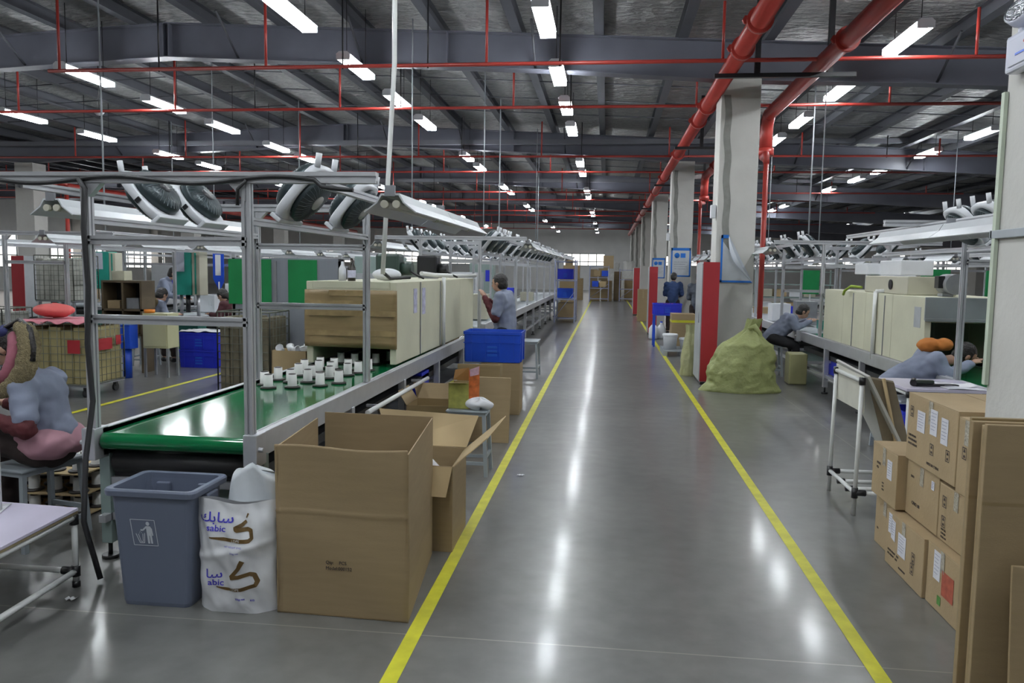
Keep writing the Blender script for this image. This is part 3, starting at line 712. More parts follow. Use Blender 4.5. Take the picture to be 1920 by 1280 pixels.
def strip(pts, wdt):
    for (x0, z0), (x1, z1) in zip(pts, pts[1:]):
        d_ = Vector((x1 - x0, 0, z1 - z0)); n_ = Vector((-d_.z, 0, d_.x)).normalized() * wdt / 2
        sym.quad([sh(x0 - n_.x, z0 - n_.z), sh(x1 - n_.x, z1 - n_.z), sh(x1 + n_.x, z1 + n_.z), sh(x0 + n_.x, z0 + n_.z)])
def poly(pts): sym.quad([sh(x, z) for x, z in pts])
strip([(-.06, -.062), (.06, -.062), (.06, .062), (-.06, .062), (-.06, -.062)], .003)
poly([(.024 + .009 * math.cos(a_ * .52), .044 + .01 * math.sin(a_ * .52)) for a_ in range(12)])
poly([(.013, .032), (.034, .032), (.042, .02), (.044, -.012), (.038, -.014), (.036, .006), (.036, -.052), (.027, -.052), (.026, -.014), (.023, -.014), (.022, -.052), (.012, -.052), (.013, .0)])
strip([(.014, .028), (-.004, .012), (-.016, .012)], .007)
strip([(-.042, -.006), (-.028, -.05), (-.006, -.05), (.002, -.002)], .0035); strip([(-.030, -.008), (-.022, -.044), (-.012, -.044), (-.008, -.006)], .003)
for q in ((-.02, .003), (-.014, -.002), (-.024, -.004)): poly([(q[0] - .002, q[1]), (q[0] + .002, q[1]), (q[0], q[1] + .004)])
sym.build('litter_symbol', mat('white printing', (.62, .66, .72), .5, 0, 0), t, fix=False, thick=.0006)

# --- white resin bag --------------------------------------------------------
t = empty('plastic_sack', (-1.70, 3.45, 0), 0, 'crumpled white plastic sack with blue and brown lettering between bin and open carton', 'sack')
sack_m = mat('white woven sack film', (.76, .77, .80), .38, 0, .03, 6, .15, 12)
def sackdir(x, z):  # front surface depth of the sack
    f = noise.noise(Vector((x * 9, z * 7, 3.1))) * .022 + noise.noise(Vector((x * 22 + z * 10, z * 17, 7))) * .008
    ridge = .012 * math.exp(-((z - .30 - .25 * x) / .02) ** 2) - .010 * math.exp(-((x + z * .5 - .05) / .025) ** 2)
    e = max(0, abs(x) / .185); zz = max(0, min(1, z / .55))
    return -(.085 * (1 - e ** 4) * (.55 + .45 * math.sin(math.pi * min(1, zz * .9 + .12))) + f + ridge) * 1.0
def sackfn(side):
    def fn(u, v):
        z = v * .525 + .01 * math.sin(u * 8) * v; x = (-.192 + .384 * u) * (1 - .03 * math.sin(z * 9)) - .012 * (z - .2) 
        y = sackdir(x, z) if side < 0 else .10 * (1 - (2 * u - 1) ** 4) * (1 - v ** 3)
        if u in (0, 1): y = .01
        return (x, y, z)
    return fn
mb = MB(); mb.grid(sackfn(-1), 44, 56); mb.grid(sackfn(1), 20, 20); mb.build('front_bag', sack_m, t, fix=False)
mb = MB(); mb.grid(lambda u, v: (.035 + (.165 + .015 * math.sin(v * 7)) * math.cos(6.283 * u) * (1 - .38 * v ** 4) + .02 * v, .075 + .05 * math.sin(6.283 * u) * (1 - .5 * v ** 2) + .01 * math.sin(u * 25 + v * 9), .05 + .63 * v - .05 * abs(math.cos(6.283 * u)) * v + .012 * math.sin(u * 19) * v), 40, 20, True)
mb.v.append((.03, .075, .66)); k0 = 20 * 40
for k in range(40): mb.f.append((k0 + k, k0 + (k + 1) % 40, len(mb.v) - 1)); mb.sm.append(True)
mb.build('folded_top', mat('translucent white film', (.66, .70, .74), .35, 0, .05, 6, .2, 14), t, fix=False)
blue_ink = mat('blue sack printing', (.06, .05, .55), .5, 0, 0); brown_ink = mat('brown sack printing', (.13, .075, .02), .5, 0, .15, 40)
def onsack(p): return Vector((p.x, sackdir(p.x, p.z) - .0025, p.z))
def sack_text(tx, x, z, size, m, sx=1.0, bold=.0): return lettering(tx, size, m, t, Matrix.Translation((x, 0, z)), 'lettering', warp=onsack, sx=sx, bold=bold, depth=0)
sack_text('\ufeda\ufe91\ufe8e\ufeb3', -.075, .452, .060, blue_ink, 1.35, .0006); sack_text('sabic', -.068, .405, .040, blue_ink, 1.25, .0006)
sack_text('\ufe8e\ufeb3', -.085, .185, .055, blue_ink, 1.4, .0006); sack_text('abic', -.075, .145, .040, blue_ink, 1.2, .0006)
def brush(pts, ws, name='brown_emblem'):
    mb = MB(); n = len(pts); P = []
    for j in range(n):
        p = Vector((pts[j][0], 0, pts[j][1])); a_ = Vector((pts[max(0, j - 1)][0], 0, pts[max(0, j - 1)][1])); b_ = Vector((pts[min(n - 1, j + 1)][0], 0, pts[min(n - 1, j + 1)][1]))
        d_ = (b_ - a_).normalized(); nn = Vector((-d_.z, 0, d_.x)) * ws[j] / 2; P.append((onsack(p + nn), onsack(p - nn)))
    for j in range(n - 1): mb.quad([P[j][0], P[j][1], P[j + 1][1], P[j + 1][0]])
    mb.build(name, brown_ink, t, fix=False)
def dens(pts, ws, k=6):
    q, w2 = [], []
    for j in range(len(pts) - 1):
        for i_ in range(k): f = i_ / k; q.append((pts[j][0] * (1 - f) + pts[j + 1][0] * f, pts[j][1] * (1 - f) + pts[j + 1][1] * f)); w2.append(ws[j] * (1 - f) + ws[j + 1] * f)
    return q + [pts[-1]], w2 + [ws[-1]]
brush(*dens([(.075, .445), (.055, .425), (.02, .408), (.03, .40), (.085, .41), (.10, .405), (.108, .37), (.095, .358), (.05, .352), (-.03, .36), (-.10, .362)], [.014, .018, .016, .02, .018, .02, .016, .018, .018, .016, .006]))
brush(*dens([(.08, .478), (.072, .458)], [.008, .006], 2))
brush(*dens([(.065, .262), (.045, .225), (.012, .188), (.005, .178), (.04, .182), (.095, .20), (.115, .195), (.128, .165), (.12, .145), (.05, .122), (-.02, .118), (-.075, .124)], [.022, .018, .018, .022, .018, .018, .02, .02, .018, .018, .014, .006]))
wi_ = mat('white sack print', (.7, .7, .7), .5, 0, 0)
lettering('LDPE', .017, wi_, t, Matrix.Translation((.03, 0, .352)), 'lettering', warp=lambda p: onsack(p) + Vector((0, -.001, 0)), depth=0)
lettering('LDPE', .017, wi_, t, Matrix.Translation((.025, 0, .121)), 'lettering', warp=lambda p: onsack(p) + Vector((0, -.001, 0)), depth=0)
sack_text('NET WEIGHT 25 KG', .02, .325, .010, blue_ink); sack_text('25kg net', .03, .300, .012, blue_ink); sack_text('25kg net', .045, .075, .013, blue_ink, 1, .0003); sack_text('KG', .10, .068, .013, blue_ink, 1, .0004)

# --- crates ------------------------------------------------------------------
def crate(x, y, z, L, W, Hh, label, group=None, rz=0, m=None, crest=True):
    t = empty('plastic_crate', (x, y, z), rz, label, 'crate', group); m = m or blue_pl; a, b = L / 2, W / 2
    loft([ring(a * .94, b * .94, .02, .0), ring(a * .97, b * .97, .02, Hh - .02), ring(a * .97 - .006, b * .97 - .006, .02, Hh - .02), ring(a * .93 - .006, b * .93 - .006, .02, .008)]).build('body', m, t)
    loft([ring(a * .97, b * .97, .02, Hh - .035), ring(a, b, .025, Hh - .03), ring(a, b, .025, Hh), ring(a * .97 - .006, b * .97 - .006, .02, Hh), ring(a * .97 - .006, b * .97 - .006, .02, Hh - .035)], False).build('rim', m, t)
    r = MB()
    for k in (-.72, -.24, .24, .72): r.box(a * k - .007, a * k + .007, -b * .985, -b * .94, .004, Hh - .035)
    for k in (-.6, .6): r.box(-a * .985, -a * .94, b * k - .007, b * k + .007, .004, Hh - .035).box(a * .94, a * .985, b * k - .007, b * k + .007, .004, Hh - .035)
    r.box(-a * .98, a * .98, -b * .985, -b * .95, Hh * .62, Hh * .65)
    r.build('rib', m, t)
    if crest:
        for i_ in range(3): MB().box(-.055, .055, -b * .985, -b * .955, Hh * .2 + i_ * .045, Hh * .2 + i_ * .045 + .022).build('embossed_mark', mat('blue embossed mark', (.02, .12, .62), .4, 0, 0), t)
    return t
carton('carton', -1.38, -.94, 8.66, 9.10, 0, .58, 'large brown carton standing under the bright blue crate beside the aisle', rz=R(2))
crate(-1.25, 8.9, .585, .66, .46, .34, 'bright blue plastic crate full of light scraps on the carton beside the aisle')
tag(MB().grid(lambda u, v: (-1.25 + (-.29 + .58 * u), 8.9 + (-.19 + .38 * v), .865 + .02 * noise.noise(Vector((u * 9, v * 7, 0)))), 24, 14).build('scraps', mat('cream scraps', (.45, .42, .33), .7, 0, .3, 40)), 'pale scraps filling the bright blue crate', 'scraps', kind='stuff')
# flattened carton leaning behind the stool and torn box
def leaning_sheet(name, x0, x1, y0, z1, lean, label, group=None, m=card, th=.02, rz=0):
    t = empty(name, ((x0 + x1) / 2, y0, 0), rz, label, 'cardboard', group); w_ = (x1 - x0) / 2
    mb = MB(); mb.v = [(-w_, 0, 0), (w_, 0, 0), (w_, th, 0), (-w_, th, 0), (-w_, lean, z1), (w_, lean, z1), (w_, lean + th, z1), (-w_, lean + th, z1)]
    mb.f = [(0, 3, 2, 1), (4, 5, 6, 7), (0, 1, 5, 4), (1, 2, 6, 5), (2, 3, 7, 6), (3, 0, 4, 7)]; mb.sm = [False] * 6
    mb.build('panel', m, t, bevel=.003)
    MB().quad([(-w_, lean * .74 - .0012, z1 * .74), (w_, lean * .74 - .0012, z1 * .74), (w_, lean * .75 - .0012, z1 * .75), (-w_, lean * .75 - .0012, z1 * .75)]).build('crease', card_d, t, fix=False)
    return t
s_ = leaning_sheet('flattened_carton', -1.27, -.875, 7.22, .60, .12, 'flattened brown carton with a red stamp leaning upright beside the aisle line', th=.03)
MB().quad([(.05, .018, .075), (.15, .018, .075), (.15, .028, .115), (.05, .028, .115)]).build('red_stamp', mat('red stamp', (.30, .05, .03), .7, 0, .4, 60), s_, fix=False, thick=.001)
leaning_sheet('flattened_carton', -1.42, -1.0, 7.42, .70, .10, 'taller flattened carton behind the one with the red stamp', th=.02, m=card_d)
off = Vector((-1.55, 6.95, 0)); t = empty('open_carton', off, 0, 'low open carton with folded-back flaps under the conveyor behind the stool', 'carton')
a, b, c, d = Vector((-1.72, 6.7, 0)), Vector((-1.33, 6.72, 0)), Vector((-1.33, 7.1, 0)), Vector((-1.72, 7.1, 0))
for p, q, nm in ((a, b, 'front_panel'), (b, c, 'side_panel'), (c, d, 'back_panel'), (d, a, 'side_panel')): wall_panel(p, q, 0, .42, nm, card_d, par_t=t)
flap([(-1.72, 7.1, .42), (-1.33, 7.1, .42), (-1.30, 7.2, .55), (-1.78, 7.2, .55)], m=card); flap([(-1.72, 6.7, .42), (-1.72, 7.1, .42), (-1.80, 7.1, .54), (-1.80, 6.72, .54)], m=card)

# --- stools -----------------------------------------------------------------------
stool_m = mat('grey stool enamel', (.34, .38, .41), .4, 0, .05)
def stool(x, y, rz, label, hgt=.50, s=.34, w2=.24):
    t = empty('stool', (x, y, 0), rz, label, 'stool', 'grey metal stools'); a, b = s / 2, w2 / 2
    MB().box(-a, a, -b, b, hgt - .02, hgt).build('seat', stool_m, t, bevel=.008)
    MB().box(-a + .015, a - .015, -b + .015, b - .015, hgt - .045, hgt - .02).build('seat_frame', stool_m, t)
    for sx in (-1, 1):
        for sy in (-1, 1):
            mb = MB(); p0 = Vector((sx * (a - .03), sy * (b - .03), hgt - .04)); p1 = Vector((sx * (a - .005), sy * (b - .005), 0)); q = .014
            mb.v = [tuple(p + Vector((i_, j_, 0))) for p in (p1, p0) for i_, j_ in ((-q, -q), (q, -q), (q, q), (-q, q))]
            mb.f = [(0, 3, 2, 1), (4, 5, 6, 7), (0, 1, 5, 4), (1, 2, 6, 5), (2, 3, 7, 6), (3, 0, 4, 7)]; mb.sm = [False] * 6; mb.build('leg', stool_m, t)
    for sx in (-1, 1): MB().box(sx * (a - .012) - .009, sx * (a - .012) + .009, -b + .02, b - .02, .14, .165).build('stretcher', stool_m, t)
    for sy in (-1, 1): MB().box(-a + .02, a - .02, sy * (b - .012) - .009, sy * (b - .012) + .009, .09, .115).build('stretcher', stool_m, t)
    return t
stool(-1.06, 6.13, 0, 'grey metal stool carrying a snack box and a plastic bag', .52, .33, .28)
stool(-1.14, 11.9, 0, 'grey metal stool standing behind the bright blue crate', .56, .30, .5)
stool(-3.28, 4.17, R(78), 'grey metal stool the woman in the fur hood sits on', .47, .44, .30)
# snack box & bag
t = empty('snack_box', (-1.115, 6.12, .521), R(-3), 'torn open yellow and orange snack carton standing on the stool', 'box')
ybox = mat('yellow green printed board', (.50, .50, .13), .5, 0, .2, 18); obox = mat('orange red printed board', (.62, .16, .04), .45, 0, .35, 22)
MB().box(-.10, .06, -.055, -.051, 0, .205).build('front_panel', ybox, t); MB().box(.06, .064, -.055, .10, 0, .215).build('side_panel', ybox, t)
MB().box(-.10, -.096, -.055, .10, 0, .205).build('side_panel', ybox, t); MB().box(-.10, .064, .10, .104, 0, .20).box(-.1, .064, -.055, .104, 0, .003).build('back_panel', card_l, t)
MB().quad([(-.10, -.055, .205), (.055, -.055, .205), (.055, -.115, .215), (-.10, -.115, .21)]).build('front_flap', card_l, t, fix=False, thick=.002)
MB().quad([(-.10, .10, .205), (.03, .10, .205), (.03, .10, .31), (-.09, .12, .285)]).build('back_flap', mat('orange flap', (.5, .25, .08), .5, 0, .2), t, fix=False, thick=.002)
MB().quad([(.064, -.05, .0), (.14, -.02, .0), (.145, -.03, .34), (.064, -.06, .31)]).build('orange_flap', obox, t, fix=False, thick=.002)
MB().quad([(.075, -.062, .26), (.14, -.035, .275), (.143, -.036, .34), (.072, -.066, .315)]).build('pink_label', mat('pink label', (.66, .42, .50), .5, 0, .2, 30), t, fix=False, thick=.002)
MB().lathe([(.001, 0), (.028, .0), (.034, .012), (.028, .024), (.001, .026)], 14, (-.0, -.056, .13), Matrix.Translation((0, 0, 0))).build('printed_fruit', mat('dark green print', (.05, .09, .02), .5), t) if False else None
tag(MB().grid(lambda u, v: (-.965 + .095 * math.cos(6.283 * u) * math.sin(math.pi * v) * (1 + .25 * math.sin(14 * u)), 6.06 + .075 * math.sin(6.283 * u) * math.sin(math.pi * v), .565 - .042 * math.cos(math.pi * v) * (1 + .35 * math.sin(20 * u + 5 * v))), 36, 16, True).build('plastic_bag', bagm), 'small knotted clear plastic bag lying on the stool beside the snack carton', 'bag')
# debris
tag(MB().grid(lambda u, v: (-.64 + .05 * (u - .5) + .01 * v, 6.08 + .03 * (v - .5), .004 + .008 * abs(math.sin(7 * u + 3 * v))), 6, 4).build('paper_scrap', bagm, thick=.001), 'tiny white plastic scrap lying on the aisle floor', 'scrap')
tag(MB().grid(lambda u, v: (-2.52 + .05 * (u - .5), 3.4 + .03 * (v - .5), .004 + .012 * abs(math.sin(6 * u + 2))), 6, 4).build('paper_scrap', paper, thick=.001), 'small white scrap on the floor left of the grey bin', 'scrap')

# --- right-hand cartons ------------------------------------------------------------
G = 'taped brown cartons stacked beside the column'
sheet = mat('white delivery note', (.74, .74, .80), .7, 0, .05, 30)
def note(t, x, y, z, w_, h, sk=0):  # note on an X- face
    n_ = MB(); n_.quad([(x, y + w_ / 2, z - h / 2), (x, y - w_ / 2, z - h / 2 + sk), (x, y - w_ / 2, z + h / 2 + sk), (x, y + w_ / 2, z + h / 2)]); o = n_.build('paper_note', sheet, t, fix=False, thick=.001)
    l = MB()
    for i_ in range(6): zz = z + h * .36 - i_ * h * .13; l.quad([(x - .0012, y + w_ * .38, zz), (x - .0012, y - w_ * (.38 - .1 * (i_ % 3)), zz), (x - .0012, y - w_ * (.38 - .1 * (i_ % 3)), zz + .0025), (x - .0012, y + w_ * .38, zz + .0025)])
    l.build('written_lines', mat('blue grey writing', (.25, .27, .40), .7, 0, 0), o, fix=False)
card_m = mat('mid brown cardboard', (.43, .32, .185), .72, 0, .06, 5, .08, 60)
tape_s = mat('glossy crinkled tape', (.50, .46, .38), .12, 0, .25, 30, .5, 60)
def rcart(x0, y0, y1, z0, z1, label, prints=(), x1=2.22):
    t = carton('carton', x0, x1, y0, y1, z0, z1, label, G, tape=False, m=card_m); w_ = (x1 - x0) / 2; d = (y1 - y0) / 2; h = z1 - z0
    n_ = 16
    MB().grid(lambda u, v: (-w_ - .0015 - .001 * math.sin(u * 20), .03 - .05 * (u if True else 0), h - .004 - v * h * .33), 2, 10).build('packing_tape', tape_s, t, fix=False)
    for p in prints: p(t, -w_ - .002, d, h)
    return t
def pr(texts, y, z, s): return lambda t, x, d, h: print_on(t, x, y, z, 'x-', texts, s)
def icon(y, z):   # fragile-style box icon
    def f(t, x, d, h):
        m_ = MB(); a = .022
        for (p, q, r_, s2) in ((-a, a, -a * 1.3, -a * 1.3 + .004), (-a, a, a * 1.3 - .004, a * 1.3), (-a, -a + .004, -a * 1.3, a * 1.3), (a - .004, a, -a * 1.3, a * 1.3)): m_.quad([(x, y + p, z + r_), (x, y + q, z + r_), (x, y + q, z + s2), (x, y + p, z + s2)])
        m_.quad([(x, y - .008, z - .02), (x, y + .008, z - .02), (x, y + .008, z - .008), (x, y - .008, z - .008)]); m_.quad([(x, y - .012, z + .005), (x, y + .012, z + .005), (x, y, z + .024)])
        m_.build('handling_icon', ink, t, fix=False)
    return f
def nt_(y, z, w_, h, sk=0): return lambda t, x, d, h_: note(t, x, y, z, w_, h, sk)
PX = 'XXXXXXXXXX'
rcart(1.68, 4.10, 4.52, .315, .615, 'middle carton of the stack under the one with two notes, left of the column', [pr(['S/NO:'], .15, .22, .018), pr(['C/NO: 08'], .12, .08, .026), nt_(-.14, .24, .035, .045)])
rcart(1.68, 3.70, 4.09, .315, .60, 'middle carton partly behind the tall cardboard sheets', [icon(.13, .20), icon(.13, .10), pr(['N.W: KG', 'G.W: KG', 'MEAS: CM'], .15, .06, .014)])
rcart(1.665, 3.90, 4.52, .62, .985, 'topmost carton of the stack with three white notes and printed marks', [nt_(-.04, .26, .085, .13), nt_(-.17, .24, .08, .13), nt_(.12, .235, .10, .11), icon(-.03, .12), icon(.25, .27), pr(['CARTON NO:', 'MEASUREMENT:', 'GROSS WEIGHT:'], .28, .14, .017), pr(['MADE IN CHINA'], .02, .04, .02), icon(-.22, .13)])
rcart(1.665, 3.70, 3.89, .605, .965, 'topmost carton squeezed between the noted carton and the tall sheets', [icon(.02, .2)])
rcart(1.63, 4.53, 4.93, .315, .625, 'carton with one white note, second layer, at the far end of the stack', [nt_(-.09, .20, .075, .11), pr(['MODEL', 'PCS'], .12, .2, .02), pr(['N.W.', 'G.W.', 'MEAS.'], .02, .1, .014)])
rcart(1.67, 4.62, 4.95, .0, .305, 'bottom carton at the far end of the stack, its tape torn', [pr(['No.'], .12, .1, .018)])
rcart(1.615, 4.07, 4.60, .0, .305, 'bottom carton with two overlapping notes and a torn white label', [nt_(.20, .24, .05, .11), nt_(.15, .22, .06, .11, -.01), nt_(.02, .17, .11, .12), icon(-.14, .16), pr(['GROSS WEIGHT    KGS', 'NET WEIGHT    KGS'], .22, .09, .016), pr(['MEASUREMENT'], .05, .04, .014), icon(-.13, .1)])
def redlab(t, x, d, h):
    MB().quad([(x, .0, .10), (x, -.13, .10), (x, -.13, .22), (x, -.0, .22)]).build('red_label', mat('red printed label', (.42, .10, .06), .6, 0, .2, 30), t, fix=False)
    MB().quad([(x, .04, .04), (x, -.0, .04), (x, -.0, .085), (x, .04, .085)]).build('green_label', mat('green printed label', (.10, .28, .06), .6, 0, .2, 30), t, fix=False)
rcart(1.63, 3.70, 4.06, .0, .31, 'bottom carton with a long note over a red printed label', [nt_(.06, .22, .075, .14), redlab])
# tall flattened sheets
for k in range(5):
    y = 2.90 + k * .035
    leaning_sheet('cardboard_sheet', 1.335 + .012 * ((k * 7) % 3), 2.55, y, 1.105 - .008 * ((k * 3) % 4), .004, ['front-most of the tall flat cardboard sheets standing before the column', 'tall flat cardboard sheet directly behind the front-most one', 'middle sheet of the tall flat cardboard stack', 'tall flat cardboard sheet, last but one of the stack', 'rear sheet of the tall cardboard stack, touching the cartons side'][k], 'tall flat cardboard sheets', th=.022, m=[card, card_d, card_m, card, card_d][k])
leaning_sheet('cardboard_sheet', 1.405, 2.3, 2.76, .635, .05, 'lower cardboard piece leaning at the corner before the tall sheets', m=card, th=.012)

# --- whiteboard stand ------------------------------------------------------------
t = empty('display_stand', (1.70, 5.76, 0), 0, 'white pipe stand with black joints holding a tilted white board', 'stand')
def joint(p, q, par=None, r=.021): return MB().tube(p, q, r, 10).build('joint', black_p, par or t)
for y, n_ in ((-.30, 0), (.30, 1)):
    MB().tube((0, y, 0), (.01, y, .93), .0145, 12).build('post', white_tube, t)
    joint((.0, y, .12), (0, y, .19)); joint((.01, y, .89), (.01, y, .94)); joint((0, y, .155), (.07, y, .155))
    MB().tube((.0, y, .155), (.45, y, .155), .0145, 12).build('base_bar', white_tube, t)
for y in (-.1, .1): MB().tube((.0, y, .13), (.42, y, .13), .0145, 12).build('base_bar', white_tube, t); joint((-.0, y, .13), (.05, y, .13)); joint((.36, y, .13), (.42, y, .13))
MB().tube((0, -.30, .155), (0, .30, .155), .0145, 12).build('base_bar', white_tube, t); MB().tube((.01, -.3, .915), (.01, .3, .915), .0145, 12).build('top_bar', white_tube, t)
bd = MB(); bd.v = [(.03, -.34, .95), (.03, .40, .98), (.44, .34, .17), (.44, -.30, .17), (.045, -.34, .957), (.045, .40, .987), (.455, .34, .177), (.455, -.30, .177)]
bd.f = [(0, 1, 2, 3), (7, 6, 5, 4), (0, 4, 5, 1), (1, 5, 6, 2), (2, 6, 7, 3), (3, 7, 4, 0)]; bd.sm = [False] * 6
bd.build('board', mat('milky white board', (.62, .62, .58), .35, 0, .05), t)
bd = MB(); bd.v = [(.0 + .03, -.31, .70), (.03, .33, .70), (.018, .33, .96), (.018, -.31, .945)]; bd.f = [(0, 1, 2, 3)]; bd.sm = [False]
bd.build('cover_sheet', mat('yellowed white sheet', (.64, .63, .55), .5, 0, .08), t, fix=False, thick=.004)
t2 = empty('wooden_board', (1.86, 5.52, 0), 0, 'brown hardboard panel leaning behind the white pipe stand', 'board')
bd = MB(); bd.v = [(-.10, .0, .93), (.08, .02, .90), (.32, .0, .05), (.14, -.05, .05), (-.10, .02, .94), (.08, .04, .91), (.32, .02, .06), (.14, -.03, .06)]
bd.f = [(0, 1, 2, 3), (7, 6, 5, 4), (0, 4, 5, 1), (1, 5, 6, 2), (2, 6, 7, 3), (3, 7, 4, 0)]; bd.sm = [False] * 6
bd.build('panel', mat('brown hardboard', (.22, .18, .12), .6, 0, .15), t2); 
bd = MB(); bd.tube((.0, -.012, .93), (.20, -.03, .06), .012, 6); bd.build('batten', card_l, t2)

# --- lean-pipe tables -----------------------------------------------------------------
lilac = mat('lilac white laminate', (.66, .62, .76), .25, 0, .02)
t = empty('work_table', (2.66, 6.72, 0), 0, 'white topped pipe table with papers in front of the seated worker on the right', 'table')
MB().box(-.33, .29, -.34, .30, .725, .75).build('tabletop', lilac, t, bevel=.003)
for x in (-.30, .26):
    for y in (-.31, .27):
        MB().tube((x, y, .0), (x, y, .72), .0145, 12).build('leg', white_tube, t); joint((x, y, .675), (x, y, .724), t, .024)
for y in (-.31, .27): MB().tube((-.3, y, .70), (.26, y, .70), .0145, 12).build('apron_bar', white_tube, t); joint((-.30, y, .70), (-.22, y, .70), t, .022)
for x in (-.3, .26): MB().tube((x, -.31, .70), (x, .27, .70), .0145, 12).build('apron_bar', white_tube, t)
MB().box(-.28, .25, -.1, .25, .60, .615).build('under_shelf', grey_paint, t)
def tagbox(name, c, d, m, label, cat, rz=0, bevel=.003, group=None): 
    o = MB().cbox((0, 0, d[2] / 2), d).build(name, m, bevel=bevel, rz=rz); o.location = c; return tag(o, label, cat, group)
o = MB().grid(lambda u, v: (.28 * (u - .5), .21 * (v - .5), .003 + .03 * max(0, u - .8) + .004 * math.sin(u * 7)), 12, 6).build('paper_sheet', paper, thick=.001); o.location = (2.78, 6.62, .757); o.rotation_euler = (0, 0, R(-8)); tag(o, 'white paper sheet curling up on the right worktable', 'paper')
o = MB().grid(lambda u, v: (.30 * (u - .5), .2 * (v - .5), .002 + .003 * math.sin(u * 5)), 8, 4).build('paper_sheet', sheet, thick=.001); o.location = (2.78, 6.48, .753); tag(o, 'flat paper sheet near the edge of the right worktable', 'paper')
t3 = empty('hole_punch', (2.56, 6.55, .75), R(5), 'black hole punch lying beside the papers on the right worktable', 'tool')
MB().box(-.12, .22, -.03, .03, 0, .018).build('base', black_p, t3, bevel=.006); MB().box(-.12, .03, -.025, .025, .018, .05).build('lever', mat('dark green black plastic', (.02, .03, .02), .3), t3, bevel=.01); MB().tube((-.15, -.05, .03), (-.10, .05, .035), .025, 10).build('grip', black_p, t3)
crate(2.62, 6.95 - .23, .0, .5, .40, .26, 'blue plastic crate under the right worktable, lower one', 'crates under the right worktable', m=blue_pl2)
crate(2.62, 6.95 - .23, .262, .5, .40, .28, 'blue plastic crate under the right worktable, upper one', 'crates under the right worktable', m=blue_pl2)

t = empty('work_table', (-2.9, 3.3, 0), 0, 'low lilac topped pipe table with black joints at the frame edge before the seated woman', 'table')
tb = MB(); P = [(-3.45, 3.62), (-2.595, 3.575), (-2.56, 3.0), (-3.45, 3.0)]
P = [(-3.5, 3.64), (-2.60, 3.58), (-2.545, 2.90), (-3.45, 2.90)]
tb.prism([(p[0] + 2.9, p[1] - 3.3) for p in P], 'z', .385, .40); tb.build('tabletop', lilac, t, bevel=.002)
tb = MB(); tb.prism([((p[0] + 2.9) * .995, (p[1] - 3.3) * .995) for p in P], 'z', .372, .3845); tb.build('edge_board', mat('raw chipboard edge', (.30, .24, .14), .7, 0, .15), t)
for x, y in ((.29, .26), (.33, -.38), (-.52, .28), (-.5, -.38)):
    MB().tube((x, y, .0 + .03), (x, y, .37), .0145, 12).build('leg', white_tube, t); joint((x, y, .32), (x, y, .371), t, .022); joint((x, y, .055), (x, y, .11), t, .022)
    MB().tube((x, y, 0), (x, y, .03), .02, 10).build('foot', black_p, t)
for y0, x0, x1 in ((.26, -.52, .29), (-.38, -.5, .33)): MB().tube((x0, y0, .08), (x1, y0, .08), .0145, 12).build('base_bar', white_tube, t); MB().tube((x0, y0, .355), (x1, y0, .355), .0145, 12).build('apron_bar', white_tube, t); joint((x1 - .07, y0, .08), (x1, y0, .08), t)
for x0, x1 in ((.29, .33), (-.52, -.5)): MB().tube((x0, .26, .08), (x1, -.38, .08), .0145, 12).build('base_bar', white_tube, t); MB().tube((x0, .26, .355), (x1, -.38, .355), .0145, 12).build('apron_bar', white_tube, t)
joint((.155, .2, .08), (.16, .1, .08), t) if False else None
MB().tube((-.045, .17, .40), (-.045, .17, .95), .0175, 14).build('upright', white_tube, t); joint((-.045, .17, .90), (-.045, .17, .925), t, .0185)
o = MB().grid(lambda u, v: (-3.1 + .26 * u - .12 * v, 3.18 + .30 * v + .1 * u, .4025 + .002 * math.sin(u * 8)), 8, 6).build('plastic_film', bagm, thick=.001); tag(o, 'thin clear film lying on the low lilac table', 'film')

# --- trays of canisters beside the conveyor ---------------------------------------------
n = 0
RAY = ['lowest', 'second', 'third', 'top']
for L in range(3):
    z = .012 + L * .135
    t = empty('layer_board', (-3.62, 4.95, z), 0, f'{RAY[L]} cardboard layer board in the canister stack under the fur-hooded woman', 'cardboard', 'layer boards of the canister stack')
    MB().box(-.40, .36, -.42, .42, 0, .008).build('board', card_l, t)
    for i_ in range(5):
        for j_ in range(5):
            if j_ > 2 and L < 2: continue
            x = -3.95 + i_ * .155 + .02 * (j_ % 2); y = 4.60 + j_ * .155
            place_can(x, y, z + .009, f'white canister on the {RAY[L]} board of the stack, {["front", "second", "third", "fourth", "rear"][j_]} row, {["leftmost", "second", "middle", "fourth", "rightmost"][i_]}', 'white canisters on the stacked boards')
